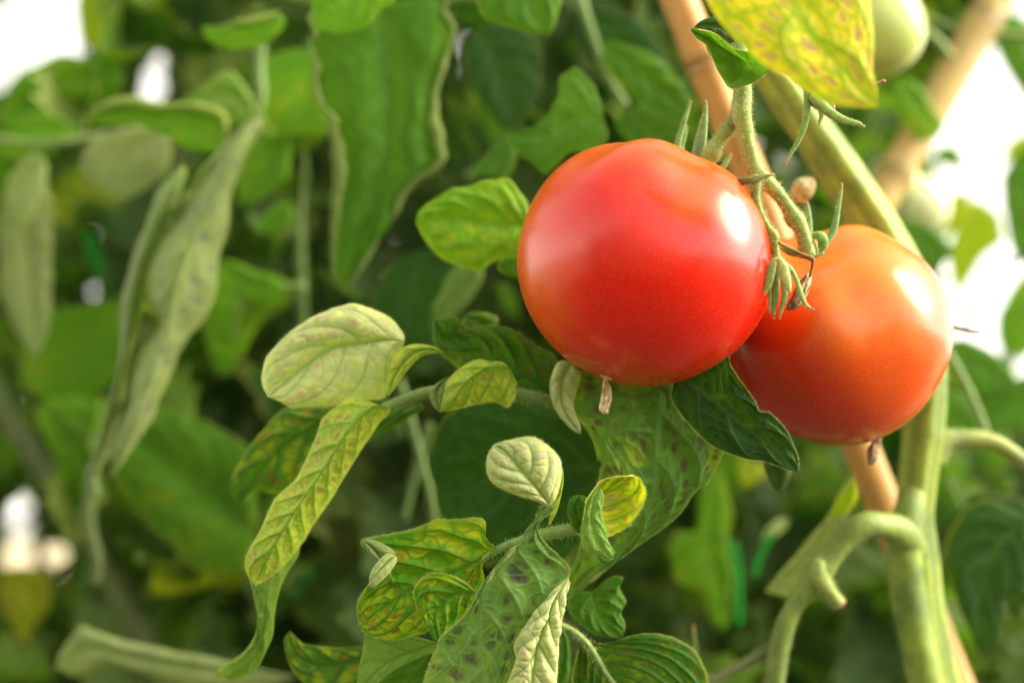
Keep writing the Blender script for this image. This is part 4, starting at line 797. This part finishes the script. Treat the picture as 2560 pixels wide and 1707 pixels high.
green_fruit(2195, 72, .545, 118, (.1, .2, 1), "pale green unripe tomato behind the tip of the yellow leaf", (.42, .52, .12), (.52, .60, .20), 2)
green_fruit(2232, 452, .62, 66, (0, .1, 1), "green unripe tomato above the thick stem, left one of the blurred pair", (.45, .55, .20), (.52, .60, .26), 5)
green_fruit(2296, 515, .66, 80, (.2, .1, 1), "pale unripe tomato against the white sky, right one of the blurred pair", (.62, .68, .38), (.68, .72, .42), 7)

# ------------------------------------------------------------------ cane, post, plastic ties
def cane(name, label, a, b, d0, d1, r0, r1, nodes, col, alt, cat, group=None):
    n = 14; pts = []
    t = thing(name, label, cat, W(b[0] + (b[0] - a[0]), b[1] + (b[1] - a[1]), d1) * [1, 1, 0], group)
    prev = 0.0
    cuts = [0] + nodes + [1]
    for q0, q1 in zip(cuts[:-1], cuts[1:]):
        pp = []
        for k in range(9):
            f = q0 + (q1 - q0) * k / 8; e = abs(k / 8 - .5) * 2
            r = (r0 + (r1 - r0) * f) * (1 + .10 * e ** 10 + .0)
            pp.append((a[0] + (b[0] - a[0]) * f, a[1] + (b[1] - a[1]) * f, r, (d1 - d0) * 1000 * f))
        V, Q, T, u, ph, N, r = tube_geo(pp, d0, ns=32, nu=40, lump=.01)
        axis = (W(b[0], b[1], d1) - W(a[0], a[1], d0)); axis /= np.linalg.norm(axis)
        st = V - (V @ axis)[:, None] * axis * .96
        c = mixc(np.tile(np.asarray(col, float), (len(V), 1)), alt, sstep(.35, .7, fbm(st, 300, 4, 3)))
        c = mixc(c, np.asarray(alt) * .45, sstep(.06, .0, np.minimum(u, 1 - u)) * .8)
        put_mixed("cane_segment", V, Q, T, M_BAMBOO, t, {"Col": c})
    return t
cane("bamboo_cane", "smooth tan bamboo cane slanting behind both ripening tomatoes", (1535, -400), (2610, 2250), .505, .53, 46, 42, [.21, .458, .717, .90], (.62, .36, .11), (.48, .26, .07), "bamboo cane", "bamboo canes")
cane("bamboo_cane", "blurred brown cane leaning the other way, upper right against the sky", (2640, -260), (2130, 620), .63, .60, 44, 44, [.35, .8], (.46, .33, .10), (.36, .25, .07), "bamboo cane", "bamboo canes")
def tie(label, pts, d, wpx):
    V, Q, T, u, ph, N, r = tube_geo([(p[0], p[1], wpx) + tuple(p[2:]) for p in pts], d, ns=10, nu=30, flat=.15, lump=.05)
    o = put_mixed("plastic_tie", V, Q, T, M_PLASTIC, None, {"Col": np.tile((.006, .22, .012), (len(V), 1))})
    tag(o, label, "plant tie", "green plastic plant ties")
tie("bright green plastic tie in a gap between the left leaves", [(218, 585), (235, 640), (262, 690)], .66, 18)
tie("bright green plastic strip hanging beside a yellow leaf low in the middle", [(1834, 1360), (1846, 1450), (1846, 1560)], .575, 9)
tie("small dark green plastic strip right of the yellow leaf", [(1930, 1330), (1900, 1390), (1885, 1440)], .565, 7)
pleaf(plant_mid, [(1800, 1150), (1770, 1260), (1790, 1380), (1810, 1480), (1812, 1580)], [(1760, 1180), (1745, 1260), (1740, 1330), (1682, 1338), (1690, 1440), (1750, 1480), (1770, 1540)], [(1812, 1200), (1828, 1274), (1820, 1352), (1836, 1448), (1828, 1530)], .60, 'bright', nvein=8, relief=.6, label="yellow leaf lit from behind, next to a green plastic strip")
pleaf(plant_mid, [(1850, 1140), (1880, 1175), (1866, 1222)], [(1845, 1170), (1850, 1200)], [(1905, 1160), (1905, 1190)], .60, 'gold', nu=24, nv=16)
pleaf(plant_mid, [(1975, 1294), (1940, 1320), (1905, 1350)], [(1945, 1296), (1918, 1318)], [(1962, 1325), (1930, 1345)], .57, 'pale', under=True, nu=24, nv=16)
pleaf(plant_mid, [(2135, 1195), (2115, 1240), (2085, 1290)], [(2115, 1225), (2085, 1262)], [(2142, 1240), (2120, 1280)], .472, 'lime', nu=24, nv=16)
pleaf(plant_left, [(0, 1440), (60, 1460), (110, 1490), (90, 1560)], [(20, 1420), (110, 1430), (130, 1500)], [(0, 1500), (30, 1560), (60, 1600)], .66, 'gold', nvein=5)

# ------------------------------------------------------------------ FILLER foliage: real leaves of the plants further back
HOLES = [[(-500, -400), (225, -400), (225, 0), (225, 100), (190, 145), (110, 150), (60, 170), (20, 215), (-500, 260)],
         [(2477, 105), (2355, 290), (2320, 344), (2335, 400), (2368, 459), (2350, 505), (2343, 600), (2352, 700), (2362, 845), (2440, 862), (2530, 922), (3100, 950), (3100, 150), (2560, 120)],
         [(2545, -400), (2545, 0), (2525, 35), (2552, 90), (3100, 90), (3100, -400)]]
def circ(x, y, r, ry=None): return [(x + r * math.cos(a), y + (ry or r) * math.sin(a)) for a in np.linspace(0, 2 * math.pi, 10, endpoint=False)]
HOLES += [circ(388, 140, 20), circ(392, 195, 33), circ(374, 240, 27), circ(27, 1262, 40), circ(46, 1330, 28), circ(44, 1392, 40), circ(142, 1385, 32), circ(2, 1000, 28),
          circ(235, 716, 20), circ(233, 578, 13), circ(1179, 104, 26, 36), circ(1895, 354, 20), circ(1775, 1290, 9)]
# fruits and bright leaves that stand unobstructed: no filler leaf nearer than they are
CLEAR = [circ(2238, 452, 66), circ(2300, 515, 74), circ(2240, 90, 70, 110), [(2385, 600), (2427, 497), (2515, 555), (2500, 620), (2400, 730)], [(1690, 1340), (1745, 1250), (1830, 1270), (1850, 1540), (1810, 1570), (1700, 1440)]]
def inpoly(px, py, poly):
    x = np.array([p[0] for p in poly]); y = np.array([p[1] for p in poly]); r = np.zeros(np.shape(px), bool)
    j = len(poly) - 1
    for i in range(len(poly)):
        c = ((y[i] > py) != (y[j] > py)) & (px < (x[j] - x[i]) * (py - y[i]) / (y[j] - y[i] + 1e-9) + x[i])
        r ^= c; j = i
    return r

def template_leaf(pal, seed, droop, curl, lob, nu=40, nv=17):
    u = np.linspace(0, 1, nu)[:, None]; v = np.linspace(-1, 1, nv)[None, :]
    w = .34 * np.sin(math.pi * np.clip(u, 0, 1) ** .75) ** .8 * (1 + lob * (.20 * np.sin(u * 20 + seed + (v > 0) * 2) + .10 * np.sin(u * 47 + seed * 3 + (v > 0))))
    x = w * v; y = u + 0 * v; z = -droop * u ** 2 - curl * (v ** 2) * w * 1.6 + .05 * np.sin(u * 11 + v * 3 + seed) * np.abs(v) + .02 * np.sin(u * 26 + v * 5)
    X = np.stack([x, y + 0 * x, z], -1).reshape(-1, 3)
    col, und, rel = leaf_colour((u + 0 * v).ravel(), (v + 0 * u).ravel(), X * .075, pal, 7, seed, .075, .05, 1, .5)
    X[:, 2] += rel * .008
    # petiole
    ph = np.linspace(0, 2 * math.pi, 6, endpoint=False); yy = np.linspace(-.35, .02, 5)
    pv = np.array([(math.cos(a) * .014, y_, math.sin(a) * .014 - .12 * y_ * y_ - .006) for y_ in yy for a in ph])
    F = np.vstack([grid_faces(nu, nv), grid_faces(5, 6, wrap=True) + len(X)])
    pc = np.tile((.14, .22, .06), (len(pv), 1))
    return mesh_from("leaf", np.vstack([X, pv]), F, {"Top": np.vstack([col, pc]), "Under": np.vstack([und, pc])}, M_LEAF), np.vstack([X.reshape(nu, nv, 3)[:, 0], X.reshape(nu, nv, 3)[::-1, -1]])
KINDS_OF_LEAF = [(p, s, dr, cu, lo) for p, s, dr, cu, lo in
       (('dark', 1, .15, .5, 1), ('dark', 2, .35, .9, .6), ('mid', 3, .2, .4, 1), ('mid', 4, .4, 1.0, .8), ('mid', 5, .1, -.5, 1), ('bright', 6, .3, .6, 1), ('mott', 7, .25, .7, .9), ('sage', 8, .3, 1.2, .7), ('lime', 9, .2, .5, 1))]
TPL = [template_leaf(*q) for q in KINDS_OF_LEAF]; TPL_FAR = [template_leaf(*q, nu=18, nv=7) for q in KINDS_OF_LEAF]
GX = np.arange(-420, 2990, 22); GY = np.arange(-330, 2040, 22); gx, gy = np.meshgrid(GX, GY)
hole = np.zeros(gx.shape, bool); INFRAME = (gx > -80) & (gx < 2640) & (gy > -80) & (gy < 1790)
for h in HOLES: hole |= inpoly(gx, gy, h)
rng = random.Random(21)
def fill(dmin, dmax, target, maxn, weights, size, stuff=None, cov0=None, frame=False):
    cov = np.zeros(gx.shape, int) if cov0 is None else np.minimum(cov0, 1); n = 0; tries = 0; acc = []
    while n < maxn and tries < maxn * 14:
        tries += 1
        need = np.argwhere((cov < target) & ~hole & (INFRAME if frame else True))
        if not len(need): break
        jy, jx = need[rng.randrange(len(need))]
        d = rng.uniform(dmin, dmax); s = rng.uniform(*size) * (.55 if tries > maxn * 6 else 1)
        wts = (9, 9, 2, 2, .5, .2, .4, .15, .12) if (GX[jx] > 600 and GY[jy] > 900) else ((9, 9, 3, 3, 1.5, .8, .4, .3, .15) if GX[jx] > 800 else weights)   # darker leaf kinds low and right: shade put into their colour
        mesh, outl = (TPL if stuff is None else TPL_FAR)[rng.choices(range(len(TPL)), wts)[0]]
        # blade hangs: tip down with a random lean, its face turned partly to the open side
        R = (Euler((0, 0, rng.uniform(-.9, .9))).to_matrix() @ Euler((rng.uniform(-.9, .2) - math.radians(100), 0, 0)).to_matrix()
             @ Euler((0, rng.uniform(-.6, .6), 0)).to_matrix())
        R = Euler((0, rng.uniform(-1.3, 1.3), 0)).to_matrix() @ R
        Rn = np.array(R); cen = Rn @ np.array([0, .5, -.1]) * s
        pos = W(GX[jx] + rng.uniform(-11, 11), GY[jy] + rng.uniform(-11, 11), d) - cen
        ow = outl @ Rn.T * s + pos
        ox, oy, od = project(ow)
        if od.min() < dmin - .05: continue
        if pos[2] < .02 or ow[:, 2].min() < .02: continue
        dense = [np.interp(np.linspace(0, len(ox), 90), np.arange(len(ox) + 1), np.r_[q, q[0]]) for q in (ox, oy)]
        bad = False
        poly = list(zip(ox, oy))
        for h in (HOLES + CLEAR if od.min() < .70 else HOLES):
            if inpoly(dense[0], dense[1], h).any() or inpoly(np.array([h[0][0]]), np.array([h[0][1]]), poly).any(): bad = True; break
        if bad: continue
        cov += inpoly(gx, gy, poly); n += 1
        if stuff is not None:
            acc.append((mesh, R, s, pos)); continue
        mx = GX[jx]
        par = plant_left if mx < 760 else (plant_mid if mx < 1900 else plant_right)
        o = bpy.data.objects.new("leaf", mesh); C.objects.link(o); o.parent = par
        o.matrix_local = Matrix.Translation(Vector(pos) - par.location) @ (R @ Matrix.Scale(s, 3)).to_4x4()
    return n, acc, cov
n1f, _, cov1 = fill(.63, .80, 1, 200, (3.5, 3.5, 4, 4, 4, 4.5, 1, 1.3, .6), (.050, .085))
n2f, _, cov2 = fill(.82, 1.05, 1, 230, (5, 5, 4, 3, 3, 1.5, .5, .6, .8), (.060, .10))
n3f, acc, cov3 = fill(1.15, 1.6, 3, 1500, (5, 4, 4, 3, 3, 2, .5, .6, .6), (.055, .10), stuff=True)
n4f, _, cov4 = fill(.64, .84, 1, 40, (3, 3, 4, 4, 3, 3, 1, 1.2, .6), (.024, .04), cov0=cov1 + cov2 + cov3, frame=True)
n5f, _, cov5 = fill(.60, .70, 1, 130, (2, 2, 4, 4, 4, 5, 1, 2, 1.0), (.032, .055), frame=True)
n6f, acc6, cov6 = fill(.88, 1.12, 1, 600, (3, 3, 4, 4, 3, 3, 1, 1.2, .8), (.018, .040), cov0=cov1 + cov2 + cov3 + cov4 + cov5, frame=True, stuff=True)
acc += acc6
print("filler", n4f, n5f, n1f, n2f, n3f, "uncovered", ((cov1 + cov2 + cov3 == 0) & ~hole).sum())
# unseen leaves added above the picture to shade the row from overhead
k = 0
while k < 420:
    p = np.array([rng.uniform(-.55, .62), rng.uniform(.72, 1.25), rng.uniform(1.02, 1.5)]); qx, qy, qd = project(p)
    if qy > -170: continue
    Rm = Euler((rng.uniform(-1.6, -.2), 0, rng.uniform(0, 6.28))).to_matrix(); k += 1
    acc.append((TPL_FAR[rng.choices(range(len(TPL)), (4, 4, 4, 3, 3, 2, .5, .6, .3))[0]][0], Rm, rng.uniform(.05, .075), p))
# the far row and the added shading leaves, too many to count: one mass
Vs, Fs, T1, T2 = [], [], [], []; off = 0
cache = {}
for mesh, R, s, pos in acc:
    if mesh.name not in cache:
        co = np.empty(len(mesh.vertices) * 3, np.float32); mesh.vertices.foreach_get("co", co)
        lo = np.empty(len(mesh.loops), np.int32); mesh.loops.foreach_get("vertex_index", lo)
        a = np.empty(len(mesh.vertices) * 4, np.float32); mesh.attributes["Top"].data.foreach_get("color", a)
        b = np.empty(len(mesh.vertices) * 4, np.float32); mesh.attributes["Under"].data.foreach_get("color", b)
        cache[mesh.name] = (co.reshape(-1, 3), lo.reshape(-1, 4), a.reshape(-1, 4)[:, :3], b.reshape(-1, 4)[:, :3])
    co, lo, a, b = cache[mesh.name]
    Vs.append(co @ np.array(R).T * s + pos); Fs.append(lo + off); T1.append(a); T2.append(b); off += len(co)
o = put("foliage", np.vstack(Vs), np.vstack(Fs), M_LEAF, None, {"Top": np.vstack(T1), "Under": np.vstack(T2)})
o["kind"] = "stuff"; tag(o, "dense mass of far blurred tomato foliage filling the background, with unseen shading leaves added overhead", "foliage")

# unseen foliage added behind the camera, its top shaped to darken the fruits' reflections
rg = random.Random(5); acc = []
for k in range(1500):
    x = rg.uniform(-2.1, 1.3); top = 1.30 + .10 * math.sin(x * 6) + .45 * math.exp(-((x + .16) / .14) ** 2) - .38 * min(1, max(0, (x - .10) / .25))
    zz = rg.uniform(.05, 1) ** .8 * top
    mesh, _ = TPL_FAR[rg.choices(range(len(TPL)), (4, 4, 4, 3, 3, 2, .5, .6, .3))[0]]
    Rm = Euler((rg.uniform(-2.6, -1.2), 0, rg.uniform(0, 6.28))).to_matrix()
    acc.append((mesh, Rm, rg.uniform(.07, .11), np.array([x, -1.0 - rg.uniform(0, .35), max(.12, zz)])))
Vs, Fs, T1, T2 = [], [], [], []; off = 0
for mesh, Rm, sc_, pos in acc:
    if mesh.name not in cache:
        co = np.empty(len(mesh.vertices) * 3, np.float32); mesh.vertices.foreach_get("co", co)
        lo = np.empty(len(mesh.loops), np.int32); mesh.loops.foreach_get("vertex_index", lo)
        a = np.empty(len(mesh.vertices) * 4, np.float32); mesh.attributes["Top"].data.foreach_get("color", a)
        b = np.empty(len(mesh.vertices) * 4, np.float32); mesh.attributes["Under"].data.foreach_get("color", b)
        cache[mesh.name] = (co.reshape(-1, 3), lo.reshape(-1, 4), a.reshape(-1, 4)[:, :3], b.reshape(-1, 4)[:, :3])
    co, lo, a, b = cache[mesh.name]
    Vs.append(co @ np.array(Rm).T * sc_ + pos); Fs.append(lo + off); T1.append(a); T2.append(b); off += len(co)
o = put("foliage", np.vstack(Vs), np.vstack(Fs), M_LEAF, None, {"Top": np.vstack(T1), "Under": np.vstack(T2)})
o["kind"] = "stuff"; tag(o, "next row of tomato foliage standing behind the viewer", "foliage")
